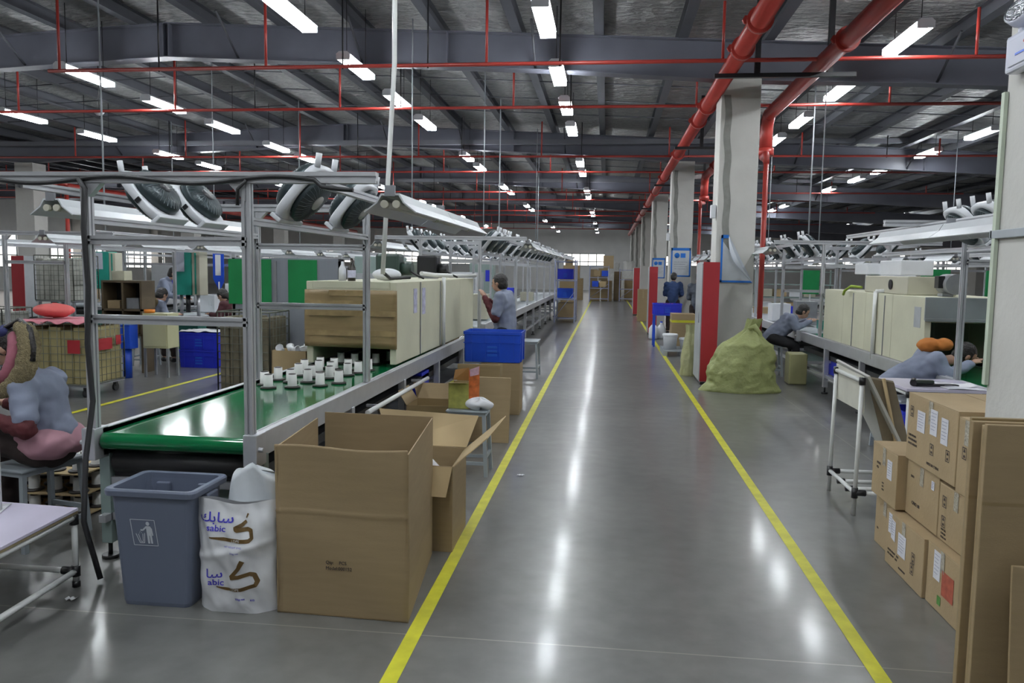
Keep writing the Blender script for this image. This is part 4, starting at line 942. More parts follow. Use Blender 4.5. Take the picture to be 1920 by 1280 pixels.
# ================================================================= PEOPLE
def capsule(mb, p0, r0, p1, r1, n=14):
    p0 = Vector(p0); p1 = Vector(p1); d = p1 - p0; L = d.length
    if L < 1e-5: d = Vector((0, 0, 1)); L = 0
    else: d.normalize()
    a = Vector((0, 0, 1)) if abs(d.z) < .9 else Vector((1, 0, 0)); u = d.cross(a).normalized(); v = d.cross(u); rings = []
    for k in range(5): t_ = math.pi / 2 * (1 - k / 4.0); rings.append((p0 - d * r0 * math.sin(t_), max(.0005, r0 * math.cos(t_))))
    for k in range(5): t_ = math.pi / 2 * k / 4.0; rings.append((p1 + d * r1 * math.sin(t_), max(.0005, r1 * math.cos(t_))))
    i = len(mb.v)
    for c, r in rings:
        for k in range(n): t_ = 2 * math.pi * k / n; mb.v.append(tuple(c + (u * math.cos(t_) + v * math.sin(t_)) * r))
    for j in range(len(rings) - 1):
        for k in range(n): k2 = (k + 1) % n; mb.f.append((i + j * n + k, i + (j + 1) * n + k, i + (j + 1) * n + k2, i + j * n + k2)); mb.sm.append(True)
    mb.f.append(tuple(i + k for k in range(n))); mb.sm.append(True); mb.f.append(tuple(i + (len(rings) - 1) * n + k for k in reversed(range(n)))); mb.sm.append(True)
def ellipsoid(mb, c, r, n=18, Mx=None):
    i = len(mb.v); c = Vector(c); m_ = 10
    for j in range(m_ + 1):
        ph = math.pi * j / m_
        for k in range(n):
            t_ = 2 * math.pi * k / n; p = Vector((r[0] * max(.01, math.sin(ph)) * math.cos(t_), r[1] * max(.01, math.sin(ph)) * math.sin(t_), r[2] * math.cos(ph)))
            if Mx is not None: p = Mx @ p
            mb.v.append(tuple(c + p))
    for j in range(m_):
        for k in range(n): k2 = (k + 1) % n; mb.f.append((i + j * n + k, i + (j + 1) * n + k, i + (j + 1) * n + k2, i + j * n + k2)); mb.sm.append(True)
    mb.f.append(tuple(i + k for k in range(n))); mb.sm.append(True); mb.f.append(tuple(i + m_ * n + k for k in reversed(range(n)))); mb.sm.append(True)
def melt(mb, name, m, parent, voxel=.013, smooth=4, wrinkle=0.0, wscale=14):
    """fuse overlapping volumes into one continuous surface"""
    me = mb.mesh(name); bm = bmesh.new(); bm.from_mesh(me); bmesh.ops.recalc_face_normals(bm, faces=bm.faces); bm.to_mesh(me); bm.free()
    o = bpy.data.objects.new(name, me); COL.objects.link(o)
    r_ = o.modifiers.new('r', 'REMESH'); r_.mode = 'VOXEL'; r_.voxel_size = voxel; r_.use_smooth_shade = True
    s_ = o.modifiers.new('s', 'SMOOTH'); s_.iterations = smooth; s_.factor = .6
    dg = bpy.context.evaluated_depsgraph_get(); dg.update()
    m2 = bpy.data.meshes.new_from_object(o.evaluated_get(dg)); bpy.data.objects.remove(o)
    if wrinkle:
        for v in m2.vertices: v.co += v.normal * wrinkle * noise.noise(Vector((v.co.x * wscale, v.co.y * wscale, v.co.z * wscale * 1.4)))
    m2.materials.clear(); m2.materials.append(m); m2.name = name
    for p in m2.polygons: p.use_smooth = True
    ob = bpy.data.objects.new(name, m2); COL.objects.link(ob)
    if parent: ob.parent = parent
    return ob
skin = mat('skin', (.50, .30, .21), .5, 0, .03); hair_m = mat('black hair', (.012, .009, .008), .42, 0, .2, 30, .4, 90)
jacket_m = mat('grey blue work jacket', (.24, .27, .36), .8, 0, .08, 6, .15, 18); trouser_m = mat('dark brown trousers', (.028, .018, .016), .85, 0, .1)
trouser_b = mat('black trousers', (.015, .015, .018), .85, 0, .1); maroon = mat('maroon sleeve cover', (.075, .009, .012), .8, 0, .15, 12, .2, 30)
navy = mat('navy cloth', (.02, .025, .10), .8, 0, .05); shoe_m = mat('black shoe', (.015, .015, .015), .5, 0, 0)
def person(loc, rz, J, label, jk=jacket_m, tr=trouser_m, sleeve=maroon, hair=True, voxel=.014, group=None, hairlen=0.0, look=(0, 1, -.1), jhem=.0):
    """J: joints in local axes (+y forward, +x own right). body = one fused mesh, hair and clothes are its children"""
    J = {k: Vector(v) for k, v in J.items()}
    H = J['head']; N = J['neck']; C = J['chest']; P = J['pelvis']
    f = Vector(look).normalized(); upv = (Vector((0, 0, 1)) - f * f.z).normalized(); rt = f.cross(upv)
    Mx = Matrix((rt, f, upv)).transposed()
    b = MB()
    ellipsoid(b, H + upv * .02, (.073, .092, .095), Mx=Mx); ellipsoid(b, H + f * .025 - upv * .045, (.055, .062, .062), Mx=Mx)
    capsule(b, H + f * .088 - upv * .005, .010, H + f * .100 - upv * .028, .015)
    for s in (-1, 1): ellipsoid(b, H + rt * s * .074 - upv * .005 - f * .005, (.012, .02, .03), 10, Mx)
    capsule(b, H + f * .078 - upv * .055, .010, H + f * .082 - upv * .060, .012)
    capsule(b, N - (N - C) * .15, .052, H - upv * .03, .05)
    sd = (C - P).normalized()
    ellipsoid(b, C, (.15, .095, .13)); capsule(b, C, .11, P, .11); ellipsoid(b, P, (.15, .11, .10))
    for s, nm in ((-1, 'l'), (1, 'r')):
        sh, el, wr = J['sh_' + nm], J['el_' + nm], J['wr_' + nm]
        capsule(b, C + (sh - C) * .4, .06, sh, .052); capsule(b, sh, .045, el, .036); capsule(b, el, .036, wr, .025)
        hd = (wr - el).normalized(); side = hd.cross(Vector((0, 0, 1)));  side = side.normalized() if side.length > .1 else Vector((1, 0, 0)); nrm = side.cross(hd)
        capsule(b, wr + hd * .02, .024, wr + hd * .07 + side * .01, .022); capsule(b, wr + hd * .02, .02, wr + hd * .07 - side * .018, .02)
        for q in range(4):
            base = wr + hd * .085 + side * (.027 - .018 * q); ln = (.065, .075, .07, .055)[q]
            mid = base + hd * ln * .5 - nrm * .006; capsule(b, base - hd * .02, .0095, mid, .0085, 8); capsule(b, mid, .0085, mid + hd * ln * .42 - nrm * .022, .0075, 8)
        capsule(b, wr + hd * .03 + side * .026, .012, wr + hd * .075 + side * .055 - nrm * .012, .0095, 8)
        hp, kn, an = J['hip_' + nm], J['kn_' + nm], J['an_' + nm]
        capsule(b, hp, .08, kn, .052); capsule(b, kn, .052, an, .034); capsule(b, an - Vector((0, 0, .035)), .033, an + Vector((0, .13, -.05)), .028)
    body = melt(b, 'person', skin, None, voxel * .8 if voxel < .014 else .012, 2)
    body.location = loc; body.rotation_euler = (0, 0, rz); tag(body, label, 'person', group)
    j = MB(); ellipsoid(j, C + Vector((0, -.01, 0)), (.185, .125, .165)); capsule(j, C, .14, P + (C - P) * .35, .145); capsule(j, P + (C - P) * .3, .145, P + Vector((0, 0, jhem)), .14); capsule(j, C, .10, N - (N - C) * .2, .072)
    for nm in 'lr':
        sh, el, wr = J['sh_' + nm], J['el_' + nm], J['wr_' + nm]
        capsule(j, C + (sh - C) * .3, .09, sh, .076); capsule(j, sh, .072, sh.lerp(el, 1.0 if sleeve is None else .74), .068); 
        if sleeve is None: capsule(j, el, .06, wr, .042)
    melt(j, 'jacket', jk, body, voxel, 3, .012)
    if sleeve is not None:
        for nm in 'lr':
            s_ = MB(); sh, el, wr = J['sh_' + nm], J['el_' + nm], J['wr_' + nm]; capsule(s_, el + (sh - el) * .35, .054, el, .056); capsule(s_, el, .056, wr, .038); melt(s_, 'sleeve_cover', sleeve, body, voxel, 2, .01, 25)
    q = MB(); ellipsoid(q, P - Vector((0, 0, .02)), (.16, .125, .10))
    for nm in 'lr':
        hp, kn, an = J['hip_' + nm], J['kn_' + nm], J['an_' + nm]; capsule(q, hp, .098, kn, .070); capsule(q, kn, .070, an + (kn - an) * .12, .05)
    melt(q, 'trousers', tr, body, voxel, 3, .01)
    for nm in 'lr':
        an = J['an_' + nm]; s_ = MB(); capsule(s_, an - Vector((0, .02, .035)), .042, an + Vector((0, .14, -.048)), .036); so = melt(s_, 'shoe', shoe_m, body, .012, 2)
        zmin = an.z - .085
        for v in so.data.vertices: v.co.z = max(v.co.z, zmin)
    if hair:
        h = MB(); ellipsoid(h, H + upv * .03 - f * .015, (.084, .098, .098), Mx=Mx); ellipsoid(h, H - f * .04 - upv * .02, (.078, .07, .08), Mx=Mx)
        if hairlen: capsule(h, H - f * .07 - upv * .03, .05, H - f * .10 - upv * (.05 + hairlen), .03)
        ho = melt(h, 'hair', hair_m, body, .011, 2, .006, 40)
        for v in ho.data.vertices:   # hairline: keep the face clear
            d_ = v.co - H; a_, u_ = d_.dot(f), d_.dot(upv)
            if a_ > .035 and u_ < .055: v.co -= f * (a_ - .035)
    for s in (-1, 1):
        e = MB(); ellipsoid(e, H + f * .083 + rt * s * .03 + upv * .012, (.011, .006, .006), 10, Mx); e.build('eye', black_p, body)
    e = MB(); ellipsoid(e, H + f * .090 - upv * .058, (.022, .006, .006), 10, Mx); e.build('mouth', mat('lips', (.35, .12, .10), .5, 0, 0), body)
    return body
def seated(lean=.25, seat=.47, knee_y=.42, hands=((-.2, .42, .80), (.2, .42, .80)), head_dn=.1, sw=.17, kz=.50):
    P = Vector((0, 0, seat + .09)); C = P + Vector((0, math.sin(lean) * .33, math.cos(lean) * .33)); N = C + Vector((0, math.sin(lean * 1.1) * .17, math.cos(lean * 1.1) * .16)); Hh = N + Vector((0, .05 + head_dn * .5, .12 - head_dn * .3))
    J = dict(pelvis=P, chest=C, neck=N, head=Hh)
    for s, nm in ((-1, 'l'), (1, 'r')):
        sh = C + Vector((s * sw, .02, .09)); wr = Vector(hands[0 if s < 0 else 1]); mid = (sh + wr) / 2; el = mid + Vector((s * .05, -.07, -.12))
        J.update({'sh_' + nm: sh, 'el_' + nm: el, 'wr_' + nm: wr, 'hip_' + nm: P + Vector((s * .09, .02, -.01)), 'kn_' + nm: Vector((s * .11, knee_y, kz)), 'an_' + nm: Vector((s * .11, knee_y + .02, .09))})
    return J
def standing(lean=.05, hands=((-.2, .2, 1.0), (.2, .2, 1.0)), h=1.6, els=None, head_dn=0.0):
    k = h / 1.6; P = Vector((0, 0, .87 * k)); C = P + Vector((0, math.sin(lean) * .34, math.cos(lean) * .34)) * k; N = C + Vector((0, math.sin(lean) * .16, .155)) * k; Hh = N + Vector((0, .03 + .3 * head_dn, .125 - .2 * head_dn)) * k
    J = dict(pelvis=P, chest=C, neck=N, head=Hh)
    for s, nm in ((-1, 'l'), (1, 'r')):
        sh = C + Vector((s * .17, 0, .09)); wr = Vector(hands[0 if s < 0 else 1]); el = Vector(els[0 if s < 0 else 1]) if els else (sh + wr) / 2 + Vector((s * .05, -.08, -.10))
        J.update({'sh_' + nm: sh, 'el_' + nm: el, 'wr_' + nm: wr, 'hip_' + nm: P + Vector((s * .09, 0, -.03)), 'kn_' + nm: Vector((s * .10, .03, .47)), 'an_' + nm: Vector((s * .11, 0, .09))})
    return J
# seated woman with the fur hood (faces the left edge of the picture)
Jw = dict(pelvis=(0, .04, .565), chest=(0, .11, .85), neck=(0, .20, 1.02), head=(0, .275, 1.125),
          sh_l=(-.16, .08, .93), el_l=(-.245, .0, .715), wr_l=(-.21, .32, .775), sh_r=(.17, .14, .93), el_r=(.22, .16, .70), wr_r=(.12, .40, .78),
          hip_l=(-.09, .05, .56), kn_l=(-.12, .40, .64), an_l=(-.12, .34, .095), hip_r=(.09, .05, .56), kn_r=(.12, .42, .64), an_r=(.12, .40, .095))
wm = person((-3.12, 4.14, 0), R(90), Jw, 'seated woman in grey blue jacket and fur-trimmed hood bending over her work', voxel=.011, jhem=.09, look=(0, .75, -.62))
fur = mat('beige fur trim', (.27, .22, .12), .95, 0, .3, 60, .8, 160)
def fur_path(pts, r, n=26, name='fur_hood', m=fur, amp=.012):
    mb = MB(); pts = [Vector(p) for p in pts]; Q = []
    for j in range(len(pts) - 1):
        for k in range(8): Q.append(pts[j].lerp(pts[j + 1], k / 8))
    Q.append(pts[-1]); 
    for _ in range(6): Q = [Q[0]] + [(Q[i - 1] + Q[i] * 2 + Q[i + 1]) / 4 for i in range(1, len(Q) - 1)] + [Q[-1]]
    def fn(u, v):
        x = v * (len(Q) - 1); i = min(int(x), len(Q) - 2); p = Q[i].lerp(Q[i + 1], x - i); d = (Q[i + 1] - Q[i]).normalized(); a_ = Vector((1, 0, 0)); uu = (a_ - d * a_.dot(d)).normalized(); vv = d.cross(uu)
        e = math.sin(math.pi * min(1, max(0, v))) ** .25 if 0 < v < 1 else .05; t_ = 6.283 * u
        rr = r * e; q = p + (uu * math.cos(t_) + vv * math.sin(t_)) * rr
        return q + (q - p) * (amp / r) * noise.noise(q * 70)
    mb.grid(fn, n, 60, True); return mb.build(name, m, wm, fix=False)
fur_path([(-.03, .20, 1.26), (-.09, .09, 1.235), (-.15, .03, 1.14), (-.18, .04, 1.03), (-.18, .12, .935), (-.17, .23, .885)], .056)
fur_path([(-.02, .24, 1.21), (-.085, .17, 1.18), (-.13, .14, 1.09), (-.15, .17, 1.0), (-.13, .27, .945)], .04, name='hood_lining', m=mat('dusty pink lining', (.36, .12, .16), .85, 0, .1), amp=.003)
hp_ = MB(); hp_.path([(-.02, .30, 1.235), (-.05, .165, 1.295), (-.12, .05, 1.25), (-.175, -.01, 1.16), (-.19, -.012, 1.08)], .015, 10); hp_.build('ponytail', hair_m, wm)
hb = MB(); ellipsoid(hb, (0, .29, 1.235), (.05, .035, .03)); ellipsoid(hb, (-.05, .275, 1.22), (.035, .03, .03)); hb.build('hair_band', navy, wm)
pk = MB(); ellipsoid(pk, (-.08, .0, .60), (.14, .13, .10)); capsule(pk, (-.10, .12, .60), .08, (-.10, .04, .60), .10); ellipsoid(pk, (.06, .0, .60), (.14, .13, .10)); melt(pk, 'pink_coat_hem', mat('pale pink padded coat', (.47, .25, .30), .75, 0, .06), wm, .012, 3, .014, 12)
# standing worker by the line, hand at the face
Ja = standing(.06, ((-.10, .24, 1.27), (.12, .26, 1.22)), 1.58, els=((-.22, .06, 1.02), (.2, .1, 1.03)), head_dn=.1)
person((-1.24, 9.75, 0), R(78), Ja, 'standing person in grey blue short jacket with maroon sleeve covers, hand raised to face', look=(.1, .9, -.1), tr=trouser_b)
# worker bent over the belt on the right
Jr = seated(1.02, .52, .30, ((-.12, .62, .84), (.14, .60, .84)), .25, kz=.52)
wr_ = person((2.66, 7.62, 0), R(-90), Jr, 'seated worker in grey blue jacket with orange hood bent over the right belt', sleeve=None, look=(0, .8, -.5), tr=trouser_b)
hd = MB(); ellipsoid(hd, (.02, .29, .99), (.10, .11, .07)); ellipsoid(hd, (.06, .40, 1.0), (.085, .08, .06)); melt(hd, 'orange_hood', mat('orange hood cloth', (.50, .17, .03), .8, 0, .1), wr_, .013, 3, .01, 20)
stool(2.66, 7.62, R(90), 'grey metal stool under the worker with the orange hood', .47)
# background workers
person((-8.45, 14.1, 0), R(-70), standing(.4, ((-.15, .45, 1.0), (.15, .45, 1.0)), 1.62, head_dn=.2), 'worker in grey jacket standing beyond the teal machine', sleeve=None, look=(0, .9, -.3))
pz = person((-7.3, 11.8, 0), R(-20), seated(.45, .50, .42), 'seated worker with brown fur hood seen from behind, left of the cream cabinet', sleeve=None, look=(0, .8, -.5))
fh = MB(); capsule(fh, (-.10, .12, 1.12), .06, (.12, .08, 1.02), .065); capsule(fh, (.12, .08, 1.02), .065, (.10, .16, .86), .05); melt(fh, 'brown_hood', mat('brown fur', (.10, .07, .03), .95, 0, .3, 40), pz, .014, 2, .012, 50)
person((-6.05, 12.5, 0), R(75), seated(.5, .50, .38), 'seated worker in dark maroon clothes behind the blue crates', jk=mat('dark maroon coat', (.06, .015, .02), .85, 0, .1), tr=trouser_b, sleeve=None, hairlen=.2, look=(0, .7, -.6))
person((2.62, 12.9, 0), R(-90), seated(.8, .52, .35, ((-.12, .55, .88), (.12, .55, .88))), 'seated worker bent over the right line beyond the oven', sleeve=None, look=(0, .8, -.5), tr=trouser_b)
person((2.02, 17.9, 0), R(-15), standing(.15, ((-.15, .4, 1.0), (.15, .4, 1.0)), 1.62), 'worker in dark grey jacket standing between the second and third column', jk=mat('dark grey jacket', (.06, .07, .09), .85, 0, .1), sleeve=None, look=(0, 1, -.2))
person((1.72, 20.9, 0), R(-10), standing(.1, ((-.15, .35, 1.0), (.15, .35, 1.0)), 1.6), 'worker in dark blue jacket half hidden beside the second poster column', jk=mat('blue jacket', (.03, .06, .16), .85, 0, .1), sleeve=None, look=(0, 1, -.2))
person((-6.72, 17.2, 0), R(90), seated(.3, .5, .4), 'worker in grey jacket seated at the second left line, far along', sleeve=None, tr=trouser_b)
stool(-7.3, 11.8, 0, 'grey stool under the worker with the brown fur hood', .49); stool(-6.05, 12.5, 0, 'grey stool under the worker in maroon', .49); stool(2.62, 12.9, 0, 'grey stool under the bent worker beyond the right oven', .50); stool(-6.72, 17.2, 0, 'grey stool under the distant worker at the second left line', .49)
# ================================================================= AISLE RIGHT SIDE
def quadp(parent, name, m, x0, x1, y, z0, z1, th=.003): return MB().box(x0, x1, y - th, y, z0, z1).build(name, m, parent)
pap = mat('pale poster paper', (.52, .55, .58), .5, 0, .06, 8); gtext = mat('grey poster print', (.35, .38, .42), .6, 0, .3, 40)
def poster(x0, x1, y, z0, z1, label, body=True):
    t = empty('poster', ((x0 + x1) / 2, y, z0), 0, label, 'poster', 'notices taped to the columns'); w_ = (x1 - x0) / 2; h = z1 - z0
    quadp(t, 'sheet', pap, -w_, w_, 0, 0, h)
    for a in ((-w_, w_, 0, .035), (-w_, w_, h - .07, h), (-w_, -w_ + .035, 0, h), (w_ - .035, w_, 0, h)): quadp(t, 'tape_border', bluetape, a[0], a[1], -.004, a[2], a[3], .002)
    MB().lathe([(.001, 0), (.07, 0), (.07, .003), (.001, .003)], 20, M=Matrix.Translation((-.10, -.004, h - .2)) @ Matrix.Rotation(R(90), 4, 'X')).build('round_logo', bluetape, t)
    quadp(t, 'blue_heading', bluetape, -.01, .12, -.004, h - .26, h - .14, .002)
    for k in range(4): quadp(t, 'text_line', gtext, -.17, .17 - .05 * (k % 2), -.004, h * .5 - k * .06, h * .5 - k * .06 + .015, .001)
    return t
poster(1.68, 2.19, 21.41, 1.50, 2.26, 'blue-bordered notice with round blue logo on the second column')
poster(1.69, 2.17, 30.41, 1.38, 2.14, 'blue-bordered notice with round logo on the third column, half in view')
# curled poster on the near column
t = empty('poster', (1.93, 12.40, 1.475), 0, 'blue-edged plastic notice on the nearest poster column, upper corner curled down', 'poster', 'notices taped to the columns')
X0, X1, HH = -.215, .27, .72
MB().quad([(X0, -.004, 0), (X1, -.004, 0), (X0, -.004, .66)]).build('sheet', pap, t, fix=False, thick=.002)
for a in ((X0, X1, 0, .03), (X0, X0 + .028, 0, HH), (X0, X0 + .11, HH - .05, HH)): quadp(t, 'tape_border', bluetape, a[0], a[1], -.006, a[2], a[3], .003)
def curl(u, v):   # rolled corner running along the diagonal
    p0 = Vector((X1, -.01, .01)); p1 = Vector((X0 + .12, -.01, .70)); p = p0.lerp(p1, v); d = (p1 - p0).normalized(); n_ = Vector((-d.z, 0, d.x)); 
    if n_.x > 0: n_ = -n_
    wdt = .32 * (1 - abs(2 * v - 1.0) ** 1.6) * (.4 + .6 * v) + .02; a_ = u * 2.6; r_ = wdt / 2.6
    return p + n_ * r_ * math.sin(a_) * 1.25 + Vector((0, -1, 0)) * r_ * (1 - math.cos(a_)) * .6
MB().grid(curl, 14, 24).build('curled_corner', mat('glossy white plastic sheet', (.66, .70, .76), .15, 0, .03), t, fix=False)
MB().tube((.0, 0, 0), (0, 0, .001), .001)
# red cabinets beside the columns
grey_side = mat('pale grey cabinet enamel', (.42, .44, .46), .4, 0, .05)
def red_cab(x0, x1, y0, y1, z1, label):
    t = empty('fire_cabinet', ((x0 + x1) / 2, y0, 0), 0, label, 'cabinet', 'red fire cabinets by the columns'); w_ = (x1 - x0) / 2; d = y1 - y0
    MB().box(-w_ + .012, w_, .012, d, 0.04, z1).build('body', grey_side, t, bevel=.004); MB().box(-w_ + .01, w_, 0, .012, .05, z1).build('front_panel', red_paint, t)
    MB().box(-w_, -w_ + .012, .03, d - .01, .06, z1 - .02).build('door', grey_side, t); MB().box(-w_ - .012, -w_, d * .3, d * .34, z1 * .5, z1 * .6).build('handle', steel, t)
    MB().box(-w_ + .02, w_ - .01, .02, d - .02, 0, .04).build('plinth', black_p, t)
red_cab(1.36, 1.60, 11.58, 12.36, 1.77, 'tall red and grey fire cabinet before the nearest poster column'); red_cab(1.08, 1.30, 20.6, 21.2, 1.75, 'tall red fire cabinet before the second poster column'); red_cab(.98, 1.2, 29.5, 30.2, 1.75, 'small red fire cabinet before the third poster column, far along')
red_cab(-17.0, -16.6, 20.9, 21.38, 1.8, 'red fire cabinet beside the far left column')
# bulging sacks
sackg = mat('olive woven sack', (.30, .33, .13), .6, 0, .10, 5, .35, 30); sacky = mat('pale yellow woven sack', (.38, .38, .20), .5, 0, .12, 5, .3, 30)
def sack(x, y, w_, d, h, label, m, neck=.28, lean=.0, seed=1, pointy=True):
    t = empty('woven_sack', (x, y, 0), 0, label, 'sack', 'woven sacks near the fire cabinet')
    def fn(u, v):
        a_ = 6.283 * u; z = h * v; c, s = math.cos(a_), math.sin(a_)
        prof = (1.02 - .12 * v) if v < .25 else (.99 - .22 * ((v - .25) / .4) ** 1.4 if v < .65 else .77 - (.77 - neck) * min(1, (v - .65) / .2) ** .8 if v < .86 else neck * (1 + .5 * (v - .86)))
        if v == 0: prof *= .97
        corner = 1 + (.20 * max(0, 1 - v / .14) * abs(c) ** 6 if pointy else 0)
        q = Vector((c * 2.2 + seed, s * 2.2, z * 5)); nn = .09 * noise.noise(q) + .045 * noise.noise(Vector((c * 4, s * 4, z * 16 + seed))) + (.16 * math.sin(a_ * 7 + seed) if v > .66 else .02 * math.sin(a_ * 9)) * v * v * .6
        r_ = prof * (1 + nn) * corner
        return (r_ * c * w_ / 2 + lean * v * v * h, r_ * s * d / 2 * (1 - .1 * v), z + .03 * h * noise.noise(Vector((c * 3, s * 3, 5 + seed))) * (1 if v > .1 else 0))
    MB().grid(fn, 64, 56, True).build('body', m, t, fix=False)
    if pointy: 
        k = MB(); k.path([(lean * h * .7 - .02, -.02, h * .86), (lean * h * .9, -.05, h * .9), (lean * h + .05, -.03, h * .80), (lean * h + .09, -.02, h * .55)], .045, 10); k.build('twisted_flap', m, t)
    return t
sack(1.86, 11.1, .92, .56, 1.0, 'big olive green woven sack tied at the top, standing by the red cabinet', sackg, .2, .17, 3)
sack(1.34, 12.65, .30, .34, .80, 'slim pale yellow woven sack behind the red fire cabinet', sacky, .5, 0, 9, False)
# pallet, pails, boxes between first and second column
t = empty('pallet', (1.5, 15.9, 0), 0, 'low grey pallet carrying white pails behind the slim sack', 'pallet')
for k in range(5): MB().box(-.38, .38, -.5 + k * .22, -.38 + k * .22, .09, .11).build('deck_slat', grey_paint, t)
for k in (-.34, 0, .34): MB().box(k - .04, k + .04, -.5, .5, 0, .088).build('bearer', grey_paint, t)
def pail(x, y, z, label, r_=.14, h=.30):
    t = empty('pail', (x, y, z), 0, label, 'pail', 'white pails on the pallet'); MB().lathe([(.001, 0), (r_ * .86, 0), (r_, h - .03), (r_, h), (r_ * .94, h), (r_ * .82, .01), (.001, .01)], 24).build('body', white_p, t)
    MB().lathe([(r_ + .002, h - .05), (r_ + .012, h - .04), (r_ + .012, h - .01), (r_ + .002, h)], 24).build('rim', white_p, t)
    MB().path([(r_ * math.cos(a_), -.02 + r_ * 0.2 * math.sin(a_), h - .05 - .12 * math.sin(a_)) for a_ in [math.pi * k / 10 for k in range(11)]], .004, 5).build('handle', steel, t)
pail(1.27, 15.75, .112, 'white plastic pail, nearest the aisle on the grey pallet'); pail(1.58, 15.85, .112, 'white plastic pail right of the aisle-side one on the pallet', .12, .22)
carton('carton', 1.36, 1.84, 16.6, 17.1, .0, .76, 'brown carton with yellow tape band around its top edge', tape=False)
MB().box(-.241, .241, -.252, -.2505, .58, .63).box(-.2415, -.2405, -.25, .25, .58, .63).build('yellow_tape', yellow, [o for o in bpy.data.objects if o.get('label', '').startswith('brown carton with yellow tape')][0])
crate(1.32, 17.5, .70, .62, .45, .24, 'blue crate holding red parts on a stand beside the second column', m=blue_pl2)
t = empty('stand', (1.32, 17.5, 0), 0, 'blue steel stand under the crate of red parts', 'stand')
for x in (-.27, .27):
    for y in (-.18, .18): MB().box(x - .02, x + .02, y - .02, y + .02, 0, .68).build('leg', blue_pl, t)
MB().box(-.3, .3, -.21, .21, .68, .698).build('top', blue_pl, t)
tag(MB().grid(lambda u, v: (1.32 + .26 * (2 * u - 1), 17.5 + .19 * (2 * v - 1), .92 + .03 * noise.noise(Vector((u * 14, v * 10, 0)))), 20, 14).build('red_parts', mat('dark red parts', (.25, .02, .03), .6, 0, .3, 30)), 'heap of small dark red parts in the crate by the second column', 'parts', kind='stuff')
for k, (x, y) in enumerate([(1.15, 19.3), (1.35, 19.5)]):
    t = empty('jerrycan', (x, y, 0), 0, ['white plastic canister standing near the aisle before the second column', 'second white plastic canister right of the aisle-side one'][k], 'canister', 'white jerrycans'); MB().lathe([(.001, 0), (.10, 0), (.11, .03), (.11, .26), (.05, .34), (.03, .35), (.03, .40), (.001, .40)], 16).build('body', white_p, t); MB().lathe([(.034, .39), (.034, .42), (.001, .42)], 12).build('cap', blue_pl, t)
carton('carton', 1.02, 1.36, 26.0, 26.4, 0, 1.05, 'tall narrow brown carton standing by the third red cabinet')
# emergency light on the near column's aisle face
t = empty('emergency_light', (1.668, 3.40, 2.50), 0, 'white twin-spot emergency light box fixed high on the near right column', 'light')
sh_m = mat('glossy white plastic', (.72, .74, .86), .15, 0, .02, coat=.5)
MB().box(-.06, 0, -.17, .17, -.05, .10).build('housing', sh_m, t, bevel=.012)
MB().box(-.0655, -.06, -.15, .13, -.03, .075).build('front_cover', sh_m, t, bevel=.004)
chrome = mat('faceted chrome reflector', (.75, .76, .80), .12, .95, .15, 60, .8, 90)
for y in (.10, -.10):
    Mx = Matrix.Translation((-.035, y, .175)) @ Matrix.Rotation(R(25 if y > 0 else -15), 4, 'Z') @ Matrix.Rotation(R(-90), 4, 'Y') @ Matrix.Rotation(R(25), 4, 'Y')
    h = MB().lathe([(.001, -.05), (.035, -.045), (.055, -.01), (.058, .03), (.052, .034)], 24, M=Mx).build('spot_head', sh_m, t)
    MB().lathe([(.001, .012), (.03, .018), (.051, .030)], 24, M=Mx).build('reflector', chrome, h)
    MB().tube((-.035, y, .09), (-.035, y, .14), .012, 10).build('pivot', sh_m, t)
MB().lathe([(.001, 0), (.006, 0), (.006, .004), (.001, .004)], 12, M=Matrix.Translation((-.066, .0, .045)) @ Matrix.Rotation(R(-90), 4, 'Y')).build('indicator', mat('red indicator', (.5, .03, .03), .3), t)
MB().box(-.068, -.066, -.05, .07, .005, .013).build('blue_marking', mat('blue marking', (.05, .15, .7), .4), t)
MB().box(-.068, -.066, -.075, -.055, .005, .013).build('red_marking', mat('pink marking', (.6, .2, .3), .4), t)
t = empty('column_collar', (1.96, 3.39, 1.80), 0, 'grey steel strap clamped round the near right column', 'strap'); MB().box(-.31, -.292, -.295, .295, -.016, .020).build('strap', grey_paint, t, bevel=.003); MB().box(-.31, .31, .281, .298, -.016, .020).build('strap', grey_paint, t)
t = empty('cable_duct', (1.665, 3.655, 0), 0, 'thin white cable duct running up the aisle edge of the near right column', 'duct'); MB().box(-.014, .002, -.014, .014, 1.15, 2.4).build('duct', mat('pale green white plastic', (.55, .62, .50), .5), t)
for k, y in enumerate((12.7, 21.7)):
    t = empty('wall_fan', (1.60, y - .2, 2.55), 0, f'small white junction box on the aisle edge of the {["nearest", "second"][k]} poster column', 'box'); MB().box(-.05, .03, -.05, .05, -.1, .1).build('housing', white_p, t, bevel=.01)
    t.name = 'junction_box'
